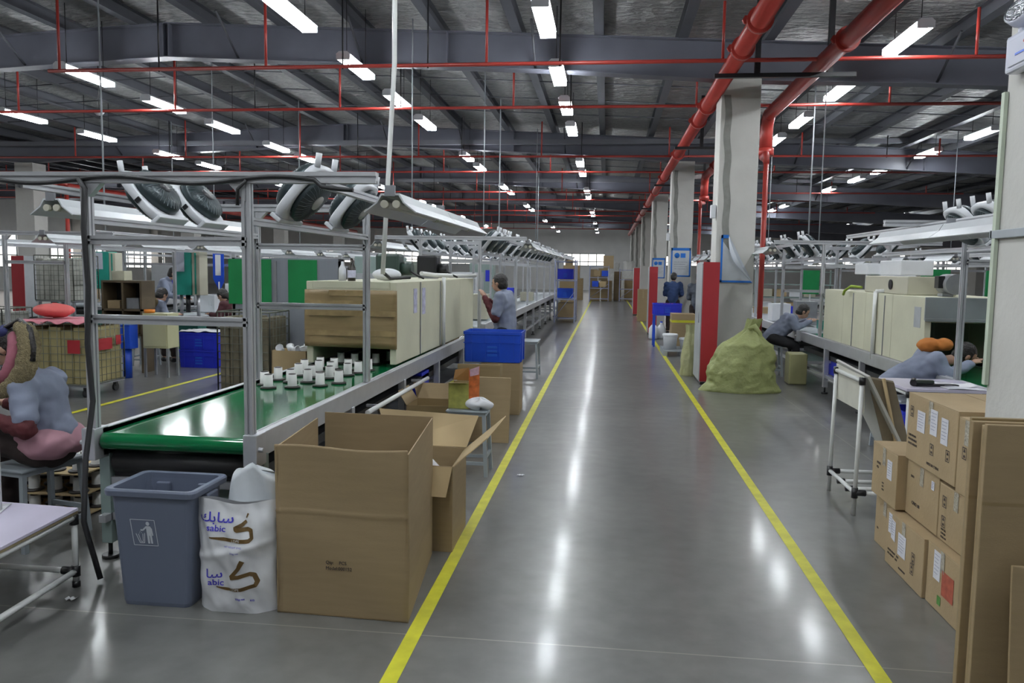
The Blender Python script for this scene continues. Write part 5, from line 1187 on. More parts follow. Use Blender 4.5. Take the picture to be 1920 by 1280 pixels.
# ================================================================= ON AND BEHIND THE LEFT OVEN
t = empty('bottle', (-2.36, 7.15, 1.492), 0, 'dark glass bottle with white label on the left oven', 'bottle'); MB().lathe([(.001, 0), (.036, 0), (.038, .12), (.014, .17), (.013, .21), (.001, .21)], 20).build('body', mat('brown black glass', (.02, .014, .008), .1, 0, 0), t); MB().lathe([(.0385, .03), (.0388, .10)], 20).build('label', mat('white bottle label', (.6, .6, .75), .6, 0, .15, 40), t)
t = empty('spray_bottle', (-2.46, 7.18, 1.492), 0, 'clear white spray bottle beside the dark bottle on the left oven', 'bottle'); MB().lathe([(.001, 0), (.034, 0), (.034, .11), (.014, .15), (.012, .18), (.001, .18)], 16).build('body', white_p, t); MB().box(-.035, .012, -.008, .008, .18, .20).build('trigger', black_p, t)
o = MB().grid(lambda u, v: (.12 * math.cos(6.283 * u) * math.sin(math.pi * v) * (1 + .25 * math.sin(14 * u)), .09 * math.sin(6.283 * u) * math.sin(math.pi * v), .062 - .06 * math.cos(math.pi * v)), 32, 14, True).build('plastic_bag', bagm); o.location = (-2.12, 7.5, 1.492); tag(o, 'crumpled clear bag lying on top of the left oven', 'bag')
for k, (x, y, s_) in enumerate([(-2.30, 8.35, 1.0), (-2.25, 10.0, 1.05)]):
    t = empty('blower_motor', (x, y, 1.492), 0, ['dark green blower motor on the left oven beside the white conduit', 'black blower motor farther back on the left oven'][k], 'motor', 'motors on the left oven'); dk = mat('dark green motor paint', (.03, .055, .045), .4) if not k else black_p
    MB().box(-.16, .10, -.12, .12, .03, .28 * s_).build('housing', dk, t, bevel=.03); MB().tube((.1, 0, .12), (.22, 0, .12), .07, 16).build('outlet', dk, t); MB().box(-.14, .08, -.1, .1, 0, .03).build('base', steel_d, t)
    MB().path([(.2, -.05, .1), (.3, -.1, .05), (.36, -.06, .02)], .012, 6).build('cable', black_r, t)
t = empty('conduit_pipe', (-2.02, 9.1, 1.53), 0, 'white conduit lying along the edge of the left oven top', 'pipe'); MB().path([(-.14, 0, .03), (-.05, .3, .01), (.1, 1.0, 0), (.18, 1.9, 0)], .026, 10).build('pipe', white_tube, t)
t = empty('drop_conduit', (-1.9, 6.95, 0), 0, 'long white conduit dropping from the roof to the left oven', 'pipe'); MB().path([(-.14, .12, 1.56), (-.08, .08, 2.4), (0, 0, 3.4), (.03, -.1, 4.4), (.03, -.15, 5.3)], .021, 10).build('pipe', white_tube, t); MB().path([(-.14, .12, 1.58), (-.12, .3, 1.52), (.02, .5, 1.53)], .016, 8).build('cable_tail', black_r, t)
t = empty('metal_cabinet', (-3.22, 11.9, 0), 0, 'pale grey green steel cabinet behind the left oven', 'cabinet'); MB().box(-.25, 1.0 - .55, 0, .4, .85, 1.72).build('body', mat('pale grey green enamel', (.30, .34, .29), .5, 0, .05), t, bevel=.006); MB().box(-.24, .44, -.012, 0, .9, 1.68).build('door', mat('pale grey green enamel', (.3, .34, .29)), t, bevel=.003); MB().box(-.22, .42, .02, .38, 0, .85).build('stand', steel_d, t)
# partition with green panels
t = empty('partition', (-3.95, 9.45, 0), 0, 'grey partition board with bright green panels behind the left belt', 'partition')
MB().box(-.72, .70, 0, .035, .50, 1.72).build('panel', mat('grey blue partition', (.27, .29, .33), .5, 0, .03, 3, stretch=(8, 1, .3)), t, bevel=.003)
for a, b_ in ((-.76, -.20), (.02, .39)): MB().box(a, b_, -.014, -.001, 1.14, 1.70).build('green_panel', mat('bright green board', (.005, .22, .06), .45, 0, .1, 4), t)
for x in (-.70, .68): MB().box(x - .02, x + .02, .0, .04, 0, 1.76).build('post', steel, t); MB().box(x - .02, x + .02, -.2, .24, 0, .03).build('foot', steel, t)
MB().box(-.17, -.13, -.02, -.001, 1.16, 1.68).build('slot_strip', steel_d, t)
stool(-3.30, 8.0, 0, 'grey stool under the small carton of white cups', .42)
off = Vector((-3.27, 7.98, .421)); t = empty('open_carton', off, 0, 'small open carton filled with white cups left of the oven mouth', 'carton'); off = Vector((0, 0, 0)); off2 = Vector((-3.27, 7.98, 0))
a, b, c, d = Vector((-3.46, 7.85, 0)), Vector((-3.08, 7.85, 0)), Vector((-3.08, 8.12, 0)), Vector((-3.46, 8.12, 0))
for p, q, nm in ((a, b, 'front_panel'), (b, c, 'side_panel'), (c, d, 'back_panel'), (d, a, 'side_panel')): wall_panel(p, q, 0, .32, nm, card_l, org=off2, par_t=t)
for k, (x, y, rx) in enumerate([(-3.40, 7.95, 60), (-3.32, 8.02, -50), (-3.23, 7.93, 80), (-3.14, 8.0, 20), (-3.13, 7.92, -20)]):
    t = empty('cup', (x, y, .745), 0, ['leftmost white cup in the small carton', 'white cup lying second from the left in the small carton', 'middle white cup in the small carton', 'upright white cup at the right of the small carton', 'white cup at the front right of the small carton'][k], 'cup', 'white cups in the small carton'); t.rotation_euler = (R(rx), 0, R(30 * k))
    MB().lathe([(.001, -.04), (.028, -.04), (.04, .045), (.036, .045), (.026, -.034), (.001, -.034)], 18).build('body', white_p, t); MB().lathe([(.04, .04), (.043, .043), (.04, .047)], 18).build('rim', white_p, t)
# ================================================================= WIRE CAGES
wire = mat('grey green wire', (.17, .18, .15), .45, .4, .1)
def cage(x0, x1, y0, y1, z0, z1, label, fill=cream, cast=True, step=.085):
    t = empty('wire_cage_trolley', ((x0 + x1) / 2, (y0 + y1) / 2, 0), 0, label, 'trolley', 'wire cage trolleys'); a, b = (x1 - x0) / 2, (y1 - y0) / 2
    def side(nm, horiz):
        mb = MB(); n = int(2 * (a if horiz else b) / step); m = int((z1 - z0) / step)
        for s in (-1, 1):
            pass
        return mb
    for nm, ax, s in (('front_mesh', 'x', -1), ('back_mesh', 'x', 1), ('side_mesh', 'y', -1), ('side_mesh', 'y', 1)):
        mb = MB(); L = a if ax == 'x' else b; n = max(2, int(2 * L / step)); m = int((z1 - z0) / step)
        for k in range(n + 1):
            q = -L + 2 * L * k / n; p = (q, s * b) if ax == 'x' else (s * a, q); rr = .009 if k in (0, n) else .0035
            mb.tube((p[0], p[1], z0), (p[0], p[1], z1), rr, 5)
        for k in range(m + 1):
            z = z0 + (z1 - z0) * k / m; p, q = ((-L, s * b), (L, s * b)) if ax == 'x' else ((s * a, -L), (s * a, L)); mb.tube((p[0], p[1], z), (q[0], q[1], z), .009 if k in (0, m) else .0035, 5)
        mb.build(nm, wire, t)
    MB().box(-a, a, -b, b, z0 - .03, z0).build('base', steel_d, t)
    if cast:
        for sx in (-1, 1):
            for sy in (-1, 1): MB().tube((sx * (a - .08) - .015, sy * (b - .08), .05), (sx * (a - .08) + .015, sy * (b - .08), .05), .05, 14).box(sx * (a - .08) - .02, sx * (a - .08) + .02, sy * (b - .08) - .02, sy * (b - .08) + .02, .06, z0 - .03).build('caster', black_p, t)
    # load: padded cardboard slabs
    o = empty('packing_load', ((x0 + x1) / 2, (y0 + y1) / 2, z0 + .002), 0, 'packing slabs loaded in the ' + label, 'packing')
    n = 5
    for k in range(n): MB().box(-a + .02 + (2 * a - .04) * k / n, -a + .012 + (2 * a - .04) * (k + 1) / n, -b + .02, b - .02, 0, (z1 - z0) * (.93 - .05 * (k % 2))).build('slab', fill, o, bevel=.01)
    return t
yl = mat('yellowed cardboard slabs', (.34, .29, .14), .8, 0, .2, 4)
ct = cage(-6.98, -6.14, 8.70, 9.44, .16, .90, 'big wire cage trolley under the pink cloth', yl)
for y, z in ((-.372, .62), ): MB().box(.18, .34, y - .004, y, z - .08, z + .08).build('red_tag', red_paint, ct)
MB().box(.422, .426, -.16, .12, .56, .70).build('red_tag', red_paint, ct); MB().box(.422, .426, .2, .3, .60, .72).build('red_tag', red_paint, ct)
pink = mat('pink cloth', (.62, .22, .27), .8, 0, .15, 8)
tag(MB().grid(lambda u, v: (-7.02 + .90 * u, 8.66 + .80 * v, .925 + .012 * noise.noise(Vector((u * 8, v * 8, 0))) - (.035 * (1 + math.sin(u * 23)) * .5 if v < .04 or u > .96 else 0)), 40, 30).build('cloth', pink, thick=.006), 'pink cloth spread over the big wire cage trolley', 'cloth')
o = MB().grid(lambda u, v: (.25 * math.cos(6.283 * u) * math.sin(math.pi * v) ** .8 * (1 + .1 * math.sin(8 * u)), .20 * math.sin(6.283 * u) * math.sin(math.pi * v), .085 - .085 * math.cos(math.pi * v) * (1 + .12 * math.cos(6.283 * u)) + .01 * math.sin(9 * u + 4 * v)), 36, 18, True).build('bundle', mat('salmon red fabric', (.70, .13, .12), .6, 0, .08)); o.location = (-6.82, 9.05, .945); tag(o, 'salmon red bundle lying on the pink cloth', 'bundle')
cage(-4.50, -3.86, 8.72, 9.28, .15, 1.08, 'tall wire cage trolley before the grey partition', mat('brown grey slabs', (.17, .15, .10), .8, 0, .3, 6))
cage(-10.2, -9.45, 13.1, 13.8, .95, 1.75, 'raised wire cage trolley of pale stock far left', mat('pale grey slabs', (.42, .42, .38), .8, 0, .2, 6), cast=False)
t = empty('stand', (-9.82, 13.45, 0), 0, 'grey steel stand carrying the raised wire cage', 'stand')
for sx in (-.33, .33):
    for sy in (-.3, .3): MB().box(sx - .02, sx + .02, sy - .02, sy + .02, 0, .915).build('leg', steel_d, t)
cage(-9.3, -8.55, 10.3, 10.9, .15, .95, 'low wire cage trolley near the far left posts', mat('pale grey slabs', (.42, .42, .38)))
# ================================================================= LEFT BACKGROUND
crate(-6.36, 11.95, .0, .68, .5, .285, 'lower blue crate of the pair standing behind the yellow line', 'blue crates behind the yellow line', m=blue_pl2)
crate(-6.36, 11.95, .287, .68, .5, .27, 'upper blue crate of the pair, covered with clear film', 'blue crates behind the yellow line', m=blue_pl2)
tag(MB().grid(lambda u, v: (-6.71 + .70 * u, 11.69 + .52 * v, .565 + .03 * noise.noise(Vector((u * 5, v * 5, 2))) + .01), 20, 16).build('plastic_film', bagm, thick=.002), 'clear plastic film over the upper blue crate', 'film')
t = empty('supply_bin', (-6.75, 10.45, 0), 0, 'blue plastic tub on a blue post beside the big wire cage', 'bin'); MB().box(-.11, .11, -.1, .1, .42, .78).build('tub', blue_pl, t, bevel=.01); MB().tube((0, 0, 0), (0, 0, .42), .06, 14).build('post', blue_pl, t)
MB().box(-.12, .12, -.11, .11, .76, .79).build('rim', mat('pale blue plastic', (.2, .35, .75), .4), t, bevel=.004)
t = empty('metal_cabinet', (-6.35, 10.55, 0), 0, 'cream steel control cabinet on legs beside the blue tub', 'cabinet'); MB().box(-.22, .16, 0, .3, .42, .92).build('body', mat('cream enamel', (.50, .49, .30), .5, 0, .04), t, bevel=.006); MB().box(-.20, .14, -.01, 0, .45, .90).build('door', mat('cream enamel', (.5, .49, .3)), t, bevel=.003)
MB().box(.09, .11, -.02, -.01, .8, .84).build('handle', black_p, t)
for sx in (-.2, .14):
    for sy in (.02, .28): MB().box(sx - .015, sx + .015, sy - .015, sy + .015, 0, .42).build('leg', steel_d, t)
t = empty('tape_roll', (-6.52, 10.65, .922), 0, 'orange roll lying on the cream control cabinet', 'roll'); MB().lathe([(.04, 0), (.075, 0), (.075, .05), (.04, .05), (.04, 0)], 20).build('roll', mat('orange tape', (.70, .22, .02), .4), t)
brown = mat('dark brown shelf board', (.09, .065, .035), .6, 0, .1)
t = empty('shelf_rack', (-7.12, 10.95, 0), 0, 'dark wooden pigeonhole shelf beside the cream cabinet', 'shelf')
for z in (.55, .92, 1.34): MB().box(-.34, .30, 0, .35, z, z + .03).build('shelf', brown, t)
for x in (-.34, -.02, .27): MB().box(x, x + .03, 0, .35, 0 if x != -.02 else .55, 1.34).build('divider', brown, t)
MB().box(-.31, .27, .33, .345, .58, 1.33).build('back_panel', black_p, t)
for k, (x, z, m_) in enumerate([(-.2, .582, steel_d), (.1, .582, card), (-.18, .952, card), (.12, .952, steel_d), (-.1, 1.372, cream)]):
    tagbox('parts_box', (-7.12 + x, 11.1, z), (.2, .2, .16 - .02 * (k % 3)), m_, ['grey box on the lower left of the pigeonhole shelf', 'brown box on the lower right of the pigeonhole shelf', 'brown box on the upper left of the pigeonhole shelf', 'grey box on the upper right of the pigeonhole shelf', 'cream box on top of the pigeonhole shelf'][k], 'box', group='boxes on the pigeonhole shelf')
# teal pillar machines
cream_en = mat('cream machine enamel', (.55, .53, .42), .4, 0, .03)
def teal_machine(x, y, label, s=1.0, dark=False):
    t = empty('press_machine', (x, y, 0), 0, label, 'machine', 'teal pillar machines'); t.scale = (s, s, s)
    MB().box(-.2, .12, 0, .3, 1.1, 1.86).build('head_cover', teal, t, bevel=.008); MB().box(.122, .26, .02, .3, 1.1, 1.84).build('cream_cover', cream_en, t, bevel=.006)
    MB().box(-.19, 0.0, -.008, 0, 1.5, 1.84).build('paper_label', mat('pale grey sheet', (.45, .47, .55), .6), t); MB().box(.18, .20, .0, .02, 1.12, 1.82).build('teal_stripe', teal, t)
    for q in (-.15, .16): MB().tube((q, .15, .74), (q, .15, 1.12), .028, 12).build('pillar', steel, t)
    MB().box(-.24, .26, -.1, .35, .66, .74).build('bed', steel_d, t, bevel=.01); MB().box(-.2, .22, 0, .3, 0, .66).build('base', mat('dark teal paint', (.008, .10, .08), .5, 0, .1), t, bevel=.01)
    MB().tube((0, .1, .80), (0, .1, 1.1), .04, 12).build('ram', black_p, t)
    return t
teal_machine(-7.15, 12.75, 'teal and cream pillar press with a paper sheet beyond the pigeonhole shelf')
teal_machine(-10.3, 15.2, 'teal pillar press far left behind the wire cage'); teal_machine(-9.3, 16.6, 'teal pillar press right of the far left one', .95)
teal_machine(-6.6, 15.6, 'teal pillar press beside the blue sign board', .9)
t = empty('sign_board', (-7.5, 14.6, 0), 0, 'tall blue pointed sign board with white panel beyond the teal press', 'sign')
MB().prism([(-.10, 1.9), (.12, 1.9), (.12, 1.3), (.02, 1.12), (-.10, 1.35)], 'y', 0, .02).build('board', blue_pl, t); MB().box(-.05, .06, -.006, 0, 1.42, 1.82).build('white_panel', paper, t); MB().tube((.02, .01, 0), (.02, .01, 1.3), .02, 10).build('post', steel, t); MB().box(-.15, .19, -.12, .14, 0, .03).build('foot', steel_d, t)

belt_line(-7.45, 13.6, 30, 'long grey work line left of the yellow line, with lamps above', 'conveyors', legs=3, belt=False)
for k, y in enumerate((9.6, 12.2, 14.8, 17.4, 20.0, 22.6, 25.2)):
    t_frame(-7.45, y, f'aluminium portal frame over the second left line, {ORD[k]} from the front', 'overhead frames', zt=2.0, mids=(1.62,), z0=.746 if k > 1 else .0, deep=2.6)
for k in range(9):
    place_lamp(-6.35, 8.3 + k * 1.75, f'trough lamp on the near side of the second left line, {ORD[k]} from the front', 'line lamps', 1.9); place_lamp(-8.5, 8.3 + k * 1.75, f'trough lamp on the far side of the second left line, {ORD[k]} from the front', 'line lamps', 1.9)
belt_line(-11.6, 16.5, 34, 'long grey work line beyond the teal presses', 'conveyors', legs=3, belt=False)
for k, y in enumerate((16.5, 19.5, 22.5, 25.5, 28.5)):
    t_frame(-11.6, y, f'aluminium portal frame over the third left line, {ORD[k]} from the front', 'overhead frames', mids=(1.62,), deep=3)
    place_lamp(-10.5, y + .2, f'trough lamp on the near side of the third left line, {ORD[k]} from the front', 'line lamps'); place_lamp(-10.5, y + 1.6, f'rear trough lamp of each pair on the third left line, pair {ORD[k]}', 'line lamps')
# shelving with stock further back
def rack(x, y, w_, d, h, n, label, m=None, rz=0, group='stock racks'):
    t = empty('storage_rack', (x, y, 0), rz, label, 'rack', group); m = m or steel
    for sx in (-1, 1):
        for sy in (-1, 1): MB().box(sx * w_ / 2 - .02, sx * w_ / 2 + .02, sy * d / 2 - .02, sy * d / 2 + .02, 0, h).build('post', m, t)
    for k in range(n): z = .12 + (h - .2) * k / (n - 1); MB().box(-w_ / 2, w_ / 2, -d / 2, d / 2, z, z + .03).build('shelf', m, t)
    MB().tube((-w_ / 2, -d / 2, .15), (w_ / 2, -d / 2, h * .5), .01, 5).build('brace', m, t)
    return t
rack(-1.28, 25.2, .62, 1.3, 1.95, 4, 'blue white wire rack with blue crates at the left edge of the aisle', mat('pale blue rack steel', (.35, .38, .55), .4, .2, .05))
crate(-1.28, 24.95, .76, .5, .6, .30, 'blue crate on the lower middle shelf of the aisle rack', 'blue crates on the aisle rack'); crate(-1.28, 24.95, 1.35, .5, .6, .32, 'blue crate on the upper shelf of the aisle rack', 'blue crates on the aisle rack', m=blue_pl2)
carton('carton', -1.55, -1.0, 27.0, 27.6, 0, .62, 'brown carton on the floor behind the aisle rack'); carton('carton', -1.5, -1.02, 24.7, 25.5, .16, .60, 'brown carton on the bottom shelf of the aisle rack')
rackm = mat('pale blue rack steel', (.35, .38, .55))
rack(-.40, 42.6, 1.0, .8, 1.9, 4, 'pale steel rack at the far end of the aisle', rackm); rack(1.15, 43.4, .9, .8, 1.75, 4, 'darker far rack right of the pale steel one', rackm)
FB = [(-.9, -.35, 43.3, .0, 1.0), (-.3, .3, 43.3, 0, 1.1), (-.95, -.5, 43.3, 1.002, 1.7), (-.45, .05, 43.3, 1.102, 1.75), (-.2, .35, 43.3, 1.755, 2.45), (.4, .8, 44.2, 0, 1.6), (-2.6, -1.3, 44, 0, 1.2), (-2.4, -1.5, 44, 1.202, 1.9), (-2.3, -1.9, 44, 1.902, 2.3), (1.0, 1.7, 45, 0, 1.2)]
FL = ['low wide carton behind the far pale rack on the left', 'low wide carton behind the far pale rack on the right', 'small carton second layer at the far rack left', 'carton second layer behind the far rack centre', 'topmost tall carton of the far pile under the window', 'narrow tall carton at the right of the far pile', 'huge dark carton left of the far racks', 'carton on the huge dark carton left of the far racks', 'top carton on the far left pile', 'carton behind the darker far rack']
for (a, b_, y, z0, z1), lb in zip(FB, FL): carton('carton', a, b_, y, y + .7, z0, z1, lb, 'cartons piled at the far end', m=card if z0 > 0 else card_d, tape=False)
for k, (x, z) in enumerate([(-.6, .78), (-.2, .78), (-.5, 1.36), (-.1, 1.36)]): tagbox('parts_box', (x, 42.5, z if z < 1 else 1.34), (.34, .5, .3), [blue_pl, card_l, card, blue_pl][k], ['blue box on the middle shelf of the far pale rack', 'light brown box on the middle shelf of the far pale rack', 'brown box on the upper shelf of the far pale rack', 'blue box on the upper shelf of the far pale rack'][k], 'box', group='boxes on the far pale rack')
for k, (x, y, h) in enumerate([(1.3, 46.5, 2.2), (2.25, 46.8, 2.4), (.4, 47.2, 2.1)]):
    sk = sack(x, y, .9, .8, h, ['tall white sack pile at the far end, middle one', 'tall white sack pile at the far end by the columns', 'tall white sack pile at the far end, nearest the window'][k], mat('white far sack', (.66, .66, .64), .7, 0, .05), .7, 0, k + 4, False); sk['group'] = 'white sacks at the far end'
# clutter on the left lines: small boxes and papers, one of a kind per place
import itertools
cl = [(card, 'brown box'), (blue_pl2, 'blue tray'), (white_p, 'white box'), (steel_d, 'grey box'), (teal, 'teal box'), (cream_en, 'cream box')]
k = 0
for ln, X, z, ys in (('left line behind the oven', -2.25, .802, [11.9, 12.9, 13.9, 15.2, 16.4, 17.8, 19.2, 21, 22.8]), ('second left line', -7.45, .742, [14.2, 15.0, 16.3, 17.5, 18.9, 20.4, 22.0]), ('right line', 3.43, .742, [13.2, 14.2, 15.4, 16.6, 18.0, 19.6, 21.2]), ('third left line', -11.6, .742, [17, 18.3, 19.8, 21.5, 23.2])):
    for i_, y in enumerate(ys):
        m_, nm = cl[(i_ * 5 + k) % 6]; dx = (-.18, .15, 0)[(i_ + k) % 3]; h = .14 + .09 * ((i_ * 3 + k) % 4)
        tagbox('parts_box', (X + dx, y, z), (.34, .30, h), m_, f'{nm} on the {ln}, {ORD[i_]} from the front', 'box', rz=R(4 * (i_ % 3 - 1)), group='boxes on the work lines')
    k += 2
# ================================================================= RIGHT BACKGROUND
t = empty('control_box', (3.35, 9.15, 1.422), 0, 'cream control box with a round dark vent on the right oven', 'box'); MB().box(-.28, .2, -.6, .75, 0, .19).build('housing', cream_en, t, bevel=.008); MB().tube((-.292, -.12, .10), (-.281, -.12, .10), .055, 20).build('vent', black_p, t)
MB().path([(-.3, .8, .05), (-.38, .95, .06), (-.41, 1.1, .0), (-.41, 1.15, -.05)], .016, 8).build('cable', mat('green yellow cable', (.25, .35, .03), .5), t)
t = empty('blower_motor', (3.35, 8.2, 1.422), 0, 'grey motor with cooling ribs on the front of the right oven', 'motor'); MB().tube((0, -.12, .12), (0, .14, .12), .10, 20).build('housing', steel_d, t); MB().box(-.10, .0, -.06, .06, .0, .03).build('base', steel_d, t); MB().box(-.14, -.08, -.05, .05, .08, .2).build('terminal_box', black_p, t, bevel=.005)
for k, (x, y, w_, h) in enumerate([(3.45, 9.7, .7, .17), (3.55, 10.5, .8, .20), (3.4, 10.6, .5, .14)]): tagbox('foam_pack', (x, y, 1.422 + (.20 if k == 0 else .0) + (.205 if k == 2 else 0)), (.35, w_, h), white_p, ['white pack lying on the cream control box', 'long white pack behind the control box on the right oven', 'white pack stacked on the long one on the right oven'][k], 'pack', group='white packs on the right oven', bevel=.01)
belt_line(7.6, 10.5, 32, 'long grey work line on the far right, with fans above', 'conveyors', legs=3, belt=False)
for k, y in enumerate((10.5, 13.0, 15.5, 18.0, 20.5, 23.0, 25.5)):
    t_frame(7.6, y, f'aluminium portal frame over the far right line, {ORD[k]} from the front', 'overhead frames', mids=(1.74,), deep=2.5)
    place_fan(7.18, y + .8, -1, f'box fan on the aisle rail of the far right line, bay {ORD[k]}', 'box fans over the right line'); place_fan(8.02, y + 1.6, 1, f'box fan on the outer rail of the far right line, bay {ORD[k]}', 'box fans over the right line')
    place_lamp(6.5, y + .3, f'trough lamp over the near side of the far right line, bay {ORD[k]}', 'line lamps')
gb = mat('bright green board', (.005, .22, .06))
for k, (x, y) in enumerate([(5.15, 13.2), (6.05, 17.2), (5.3, 21.5), (6.3, 13.6)]):
    t = empty('notice_board', (x, y, 0), 0, ['green board on a stand behind the right line, nearest the oven', 'green board on a stand further behind the right line', 'distant green board on a stand behind the right line', 'second green board on a stand by the far right line'][k], 'board', 'green boards behind the right line')
    MB().box(-.22, .22, 0, .02, 1.1, 1.72).build('panel', gb, t); MB().tube((0, .01, 0), (0, .01, 1.1), .02, 8).build('post', steel, t); MB().box(-.2, .2, -.15, .17, 0, .02).build('foot', steel_d, t)
rack(5.6, 24.6, 2.2, .5, 1.75, 5, 'grey green shelf unit full of trays behind the right line', greygreen)
for k in range(12): tagbox('parts_box', (4.75 + .42 * (k % 4) , 24.6, [.152, .54, .93][k // 4] + .01), (.34, .38, .22), [card_l, white_p, cream_en][k % 3], f'{["light brown", "white", "cream"][k % 3]} box on the {["bottom", "second", "third"][k // 4]} shelf of the grey green unit, {ORD[k % 4]} along', 'box', group='boxes on the grey green unit')
for k, (x, y, h) in enumerate([(5.2, 10.9, 1.35), (5.9, 11.8, 1.2), (10.0, 18, 1.7), (11.5, 22, 1.9), (13.5, 26, 1.8), (9.8, 30, 2.0)]):
    t = empty('machine_cabinet', (x, y, 0), 0, ['white machine cabinet just beyond the right oven', 'white machine cabinet behind its taller neighbour beyond the right oven', 'grey machine cabinet beyond the far right line, closest', 'tall pale machine cabinet beyond the far right line', 'pale machine cabinet near the right windows', 'large machine cabinet far beyond the right line'][k], 'machine', 'machine cabinets on the right')
    MB().box(-.4, .4, -.3, .3, .06, h).build('body', [white_p, white_p, grey_paint, white_p, grey_side, greygreen][k], t, bevel=.02); MB().box(-.36, .36, -.315, -.3, .15, h * .6).build('door', grey_side, t, bevel=.005); MB().box(-.1, .3, -.32, -.3, h * .68, h * .88).build('control_panel', black_p, t); MB().box(-.38, .38, -.28, .28, 0, .06).build('plinth', black_p, t)
for k, (x, y, m_) in enumerate([(-13.5, 13, teal), (-15.2, 16, greygreen), (-13.8, 19.5, teal), (-18.8, 18, white_p), (-20, 23, teal), (-14.5, 25, grey_side), (-5.0, 22.0, grey_side), (-5.0, 17.2, greygreen), (-4.9, 27, white_p), (-22, 30, white_p), (-10, 33, grey_side), (-5.2, 33, greygreen)]):
    t = empty('machine_cabinet', (x, y, 0), 0, f'{["teal", "grey green", "teal", "white", "teal", "pale grey", "pale grey", "grey green", "white", "white", "pale grey", "grey green"][k]} machine cabinet among the left background lines, {ORD[k]} by distance order listed', 'machine', 'machine cabinets on the left')
    h = 1.5 + .12 * (k % 4); MB().box(-.5, .5, -.35, .35, .06, h).build('body', m_, t, bevel=.02); MB().box(-.45, .1, -.365, -.35, .15, h * .8).build('door', grey_side, t, bevel=.005); MB().box(.18, .44, -.365, -.35, h * .6, h * .85).build('control_panel', blue_pl2 if k % 2 else black_p, t); MB().box(-.48, .48, -.33, .33, 0, .06).build('plinth', black_p, t)
MLAB = ['teal machine cabinet at the left edge of view, beyond the low cage', 'grey green machine cabinet left of the far left column', 'teal machine cabinet before the far left column', 'white machine cabinet beyond the far left column', 'teal machine cabinet behind the far left column', 'pale grey machine cabinet behind the third left line', 'pale grey machine cabinet between the two left lines, middle distance', 'grey green machine cabinet between the two left lines, nearest', 'white machine cabinet between the two left lines, farther', 'white machine cabinet by the left windows', 'pale grey machine cabinet far beyond the second left line', 'grey green machine cabinet at the far end between the left lines']
for o, lb in zip([o for o in bpy.data.objects if o.get('group') == 'machine cabinets on the left'], MLAB): o['label'] = lb
# thin conduits dropping from the roof to the lines
for k, (x, y) in enumerate([(-2.2, 14), (-2.4, 17.5), (-1.9, 21), (-2.2, 25), (3.3, 13), (3.5, 14.5), (3.4, 17.5), (7.5, 14), (7.7, 19), (-7.4, 11), (-7.5, 14.5), (-7.4, 18.5), (-3.0, 12), (-11.5, 20)]):
    t = empty('drop_conduit', (x, y, 0), 0, '', 'pipe', 'thin white drop conduits')
    t['label'] = ['thin white conduit dropping to the line just behind the oven', 'thin white conduit dropping to the left line, second back', 'thin white conduit dropping to the left line, third back', 'thin white conduit dropping to the left line, farthest', 'thin white conduit dropping behind the right oven', 'thicker white conduit dropping behind the right oven, just farther', 'thin white conduit dropping to the right line, farthest', 'thin conduit dropping to the far right line, nearer', 'thin conduit dropping to the far right line, farther', 'thin conduit dropping over the pigeonhole shelf', 'thin conduit dropping beyond the teal press', 'thin conduit dropping to the second left line, farthest', 'thin conduit dropping left of the frame behind the oven', 'thin conduit dropping to the third left line'][k]
    MB().tube((0, 0, 2.08), (.0, 0, tz(x) - .01), .009 + .004 * (k % 2), 8).build('pipe', grey_paint, t)
for k, (x, y, z, r_) in enumerate([(-6.9, 9.2, 4.0, 0)][:0]): pass
# red pump of pipes far left and second red main on the far left columns
for k, (x0, y0, x1, y1) in enumerate([(-16.2, 12.5, -16.2, 50)]):
    t = empty('fire_main_pipe', (x0, y0, 3.9), 0, 'thick red fire main along the far left columns', 'pipe'); MB().tube((0, 0, 0), (0, y1 - y0, 0), .11, 14).build('pipe', red_pipe, t)
    MB().tube((0.35, 9.3, 0), (.35, 9.3, -3.88), .06, 12).tube((0, 9.3, 0), (.35, 9.3, 0), .06, 12).build('drop_pipe', red_pipe, t)

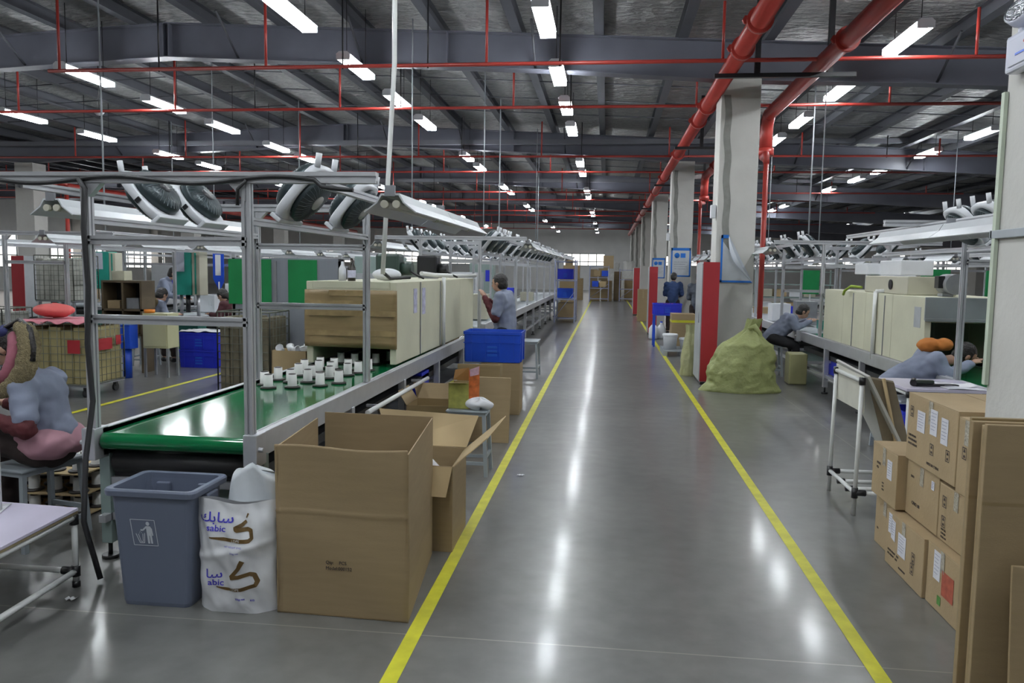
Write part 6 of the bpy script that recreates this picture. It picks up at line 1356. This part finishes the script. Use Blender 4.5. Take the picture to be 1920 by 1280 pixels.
# clutter and pipes under the conveyors
t = empty('steel_pipe', (-1.70, 5.5, .57), 0, 'bare silver pipe running along under the aisle side of the green belt', 'pipe'); MB().tube((0, 0, 0), (0, 1.95, -.01), .018, 12).build('pipe', white_tube, t)
for y in (.3, 1.7): MB().box(-.10, 0, y - .01, y + .01, -.01, .01).build('bracket', steel, t)
UB = [(-2.1, 5.0, .30, .20, blue_pl2, 'blue tray'), (-2.35, 5.6, .34, .26, black_p, 'black box'), (-2.05, 6.3, .28, .30, steel_d, 'grey box'), (-2.3, 7.3, .36, .28, card_d, 'brown box'), (-2.0, 8.0, .3, .34, blue_pl2, 'deep blue box'), (-2.25, 9.2, .34, .24, black_p, 'black tray'), (-2.2, 4.4, .3, .2, card_d, 'brown tray')]
for x, y, w_, h, m_, nm in UB: tagbox('parts_box', (x, y, .262), (w_, .32, h - .05), m_, f'{nm} on the shelf bars under the green belt', 'box', group='boxes under the green belt')
t = empty('shelf_board', (-2.25, 4.1, .246), 0, 'thin grey board lying on the bars under the green belt', 'board'); MB().box(-.36, .36, 0, 6.5, .014, .0155).build('board', steel_d, t)
t = empty('shelf_board', (3.43, 5.4, .246), 0, 'thin grey board lying on the bars under the right belt', 'board'); MB().box(-.36, .36, 0, 6.5, .014, .0155).build('board', steel_d, t)
for k, (y, m_, nm) in enumerate([(7.4, blue_pl2, 'blue box'), (8.3, blue_pl2, 'long blue box'), (9.2, black_p, 'black box'), (10.2, grey_paint, 'grey box'), (11.0, blue_pl2, 'small blue box')]): tagbox('parts_box', (3.25, y, .262), (.4, .55 if k == 1 else .35, .25), m_, f'{nm} on the shelf board under the right belt', 'box', group='boxes under the right belt')
tagbox('waste_box', (2.82, 12.05, 0), (.26, .3, .46), mat('yellowish translucent plastic', (.40, .39, .20), .4), 'yellowish plastic tub standing on the floor beside the right line', 'tub', bevel=.02)
t = empty('smoke_detector', (-9.6, 14.2, 4.45), 0, 'small white round detector hanging from the ceiling at far left', 'detector'); MB().lathe([(.001, -.05), (.05, -.045), (.09, 0), (.09, .03), (.001, .03)], 20).build('body', white_p, t); MB().tube((0, 0, .03), (0, 0, .95), .008, 6).build('stem', black_p, t)
